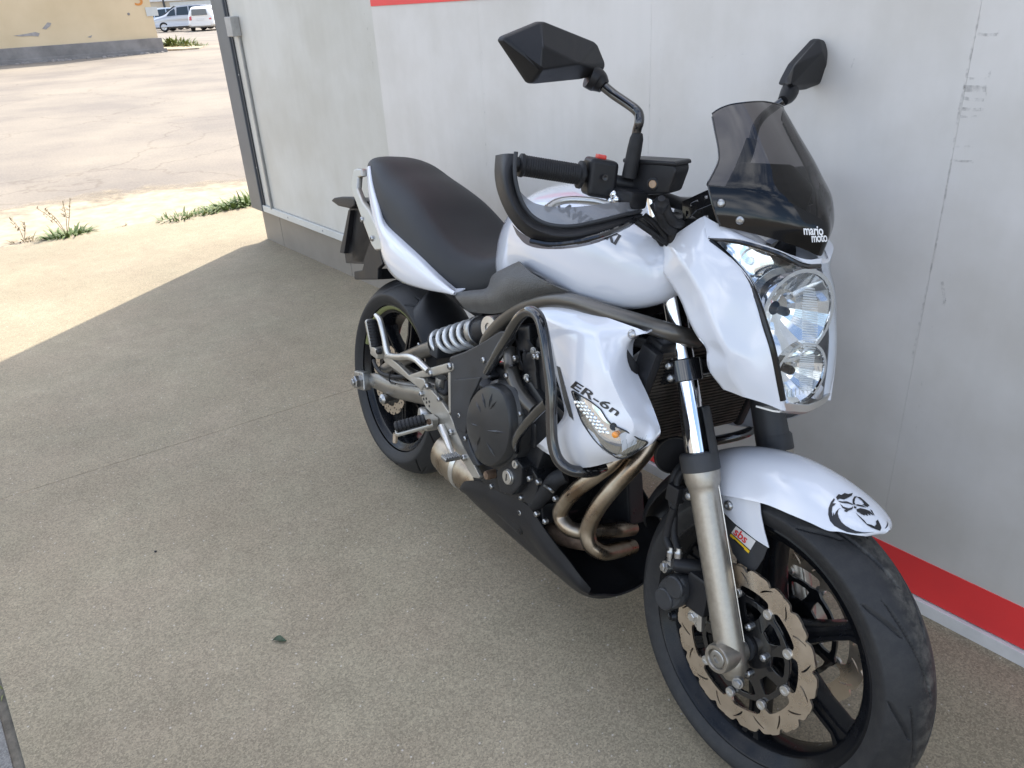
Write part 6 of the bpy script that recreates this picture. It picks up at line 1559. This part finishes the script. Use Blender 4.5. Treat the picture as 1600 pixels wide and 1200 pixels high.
# ------------------------------------------------------------------ cars
M['carsilver'] = mat('silver_car_paint', (.40, .41, .43), .28, metal=.3, coat=.8)
M['carwhite'] = mat('white_car_paint', (.76, .76, .75), .3, coat=.8)
M['carblue'] = mat('pale_blue_car_paint', (.42, .50, .58), .3, metal=.2, coat=.8)
M['carglass'] = mat('dark_car_glass', (.035, .045, .05), .06, coat=.5)
M['carlamp'] = mat('red_tail_lamp', (.50, .02, .03), .2, coat=.6)
M['carclear'] = mat('clear_head_lamp', (.55, .55, .50), .15, coat=.8)
M['alloy'] = mat('alloy_wheel', (.50, .50, .48), .35, metal=.6)
M['plate'] = mat('number_plate', (.70, .70, .70), .4)
def car(name, loc, rot, paint, prof, glass, L, W, label, wheels, Hs=None):
    """prof: (x, z_low, z_high, half width) stations from the tail (x=0) to the nose"""
    e = empty(name, loc, (0, 0, rot)); tag(e, label, 'car', 'cars parked across the yard')
    rows = []
    for x, zl, zs, zr, hw, hr in prof:   # underside, shoulder, roof height, half widths at shoulder and roof
        rows.append([Vector((x, -hw * .92, zl)), Vector((x, -hw, (zl + zs) / 2)), Vector((x, -hw * .97, zs)), Vector((x, -hr, zr - .06)), Vector((x, -hr * .75, zr)), Vector((x, hr * .75, zr)), Vector((x, hr, zr - .06)), Vector((x, hw * .97, zs)), Vector((x, hw, (zl + zs) / 2)), Vector((x, hw * .92, zl))])
    obj('body', surf(rows, 3, 3, closed=True), paint, e, sharp=50)
    for nm, pts, m in glass:
        q = [Vector(a) for a in pts]; nn = (q[1] - q[0]).cross(q[2] - q[0]).normalized() * .02
        obj(nm, slab(q, nn, .006), m, e)
    for (x, s) in wheels:
        wl_ = obj('wheel', lathe((x, s * (W / 2 - .155), .31), (0, s, 0), [(0, .31), (.17, .31), (.19, .29), (.19, .21), (.15, .20), (.15, 0)], 24), 'rubber', e)
        obj('rim', lathe((x, s * (W / 2 - .155), .31), (0, s, 0), [(.14, .2), (.175, .2), (.16, .17), (.15, .07), (.18, .05), (.18, 0)], 20), 'alloy', wl_)
        for k in range(5):
            a = k * 1.2566; obj('spoke', rbox((x + math.cos(a) * .11, s * (W / 2 + .012), .31 + math.sin(a) * .11), (.16, .02, .045), .006, Matrix.Rotation(-a, 3, 'Y')), 'alloy', wl_)
    return e
mpv = [(0, .45, .85, 1.00, .66, .56), (.06, .32, .92, 1.40, .82, .60), (.5, .24, .95, 1.56, .90, .62), (1.6, .22, .95, 1.62, .91, .64), (2.5, .22, .95, 1.56, .91, .62), (3.1, .22, .93, 1.30, .90, .60), (3.55, .22, .90, 1.05, .89, .64), (4.1, .24, .80, .92, .84, .60), (4.42, .30, .65, .74, .70, .5)]
def mpv_glass(s):
    y = lambda z: s * (.91 * .97 - (z - .95) * .36 + .012)
    sd = [('side_window', [(2.55, y(1.0), 1.0), (2.5, y(1.5), 1.5), (1.75, y(1.54), 1.54), (1.7, y(1.0), 1.0)], 'carglass'),
          ('side_window', [(1.64, y(1.0), 1.0), (1.66, y(1.54), 1.54), (.85, y(1.53), 1.53), (.75, y(1.02), 1.02)], 'carglass'),
          ('quarter_window', [(3.25, y(1.0), .99), (2.95, y(1.3), 1.3), (2.66, y(1.44), 1.44), (2.62, y(1.0), 1.0)], 'carglass')]
    return sd
ws = [('windscreen', [(3.60, -.55, 1.04), (3.60, .55, 1.04), (2.72, .48, 1.60), (2.72, -.48, 1.60)], 'carglass')]
lamps = [('head_lamp', [(4.36, s * .62, .66), (4.12, s * .80, .72), (4.02, s * .80, .82), (4.24, s * .62, .79)], 'carclear') for s in (-1, 1)]
rear = [('rear_window', [(-.05, -.52, 1.02), (-.05, .52, 1.02), (.015, .48, 1.42), (.015, -.48, 1.42)], 'carglass'),
        ('tail_lamp', [(-.01, -.74, .72), (-.01, -.58, .72), (.02, -.56, 1.0), (.04, -.70, 1.02)], 'carlamp'), ('tail_lamp', [(-.01, .74, .72), (-.01, .58, .72), (.02, .56, 1.0), (.04, .70, 1.02)], 'carlamp'),
        ('number_plate', [(-.03, -.26, .70), (-.03, .26, .70), (-.03, .26, .82), (-.03, -.26, .82)], 'plate'), ('bumper', [(-.04, -.66, .34), (-.04, .66, .34), (-.04, .66, .50), (-.04, -.66, .50)], 'carwhite')]
WHL = [(.85, -1), (.85, 1), (3.55, -1), (3.55, 1)]
def ongr(u, v, d):
    q = WD(u, v, d); return Vector((q.x, q.y, ground_z(q.x, q.y) + .02))
def view_az(q): return math.atan2(q.y - CAM_POS.y, q.x - CAM_POS.x)
# silver car: seen from its left side, nose to the left in the picture
c1 = ongr(265, 50, 66.0); a1 = view_az(c1)
# picture-left is +90 deg from the view direction
dirn = a1 + R_(72)
car('parked_car', c1 - Vector((math.cos(dirn), math.sin(dirn), 0)) * 3.55, dirn, 'carsilver', mpv, mpv_glass(1) + mpv_glass(-1) + ws + lamps + rear, 4.45, 1.82, 'silver people carrier seen from its side, parked across the yard', WHL)
c2 = ongr(318, 54, 62); a2 = view_az(c2); d2 = a2 - R_(14)
est = [(x * .98, zl, zs, zr * .93 + .02, hw * .97, hr * .97) for x, zl, zs, zr, hw, hr in mpv]
car('parked_car', c2, d2, 'carwhite', est, [(nm, [(x, y * .99, z * .95) for x, y, z in pts], m) for nm, pts, m in mpv_glass(1) + mpv_glass(-1) + rear + ws], 4.3, 1.76, 'white estate car seen from behind beside the corner post', WHL)
c3 = ongr(252, 46, 71); d3 = view_az(c3) + R_(70)
car('parked_car', c3 - Vector((math.cos(d3), math.sin(d3), 0)) * 2.6, d3, 'carblue', est, [(nm, [(x, y * .99, z * .95) for x, y, z in pts], m) for nm, pts, m in mpv_glass(1) + ws + lamps], 4.3, 1.76, 'pale blue car mostly hidden behind the silver car', WHL)
c4 = ongr(246, 46, 76); d4 = view_az(c4) + R_(72)
car('parked_car', c4 - Vector((math.cos(d4), math.sin(d4), 0)) * 2.4, d4, 'carwhite', mpv, mpv_glass(1) + ws + lamps, 4.45, 1.82, 'white car farthest back at the corner of the yellow building', WHL)
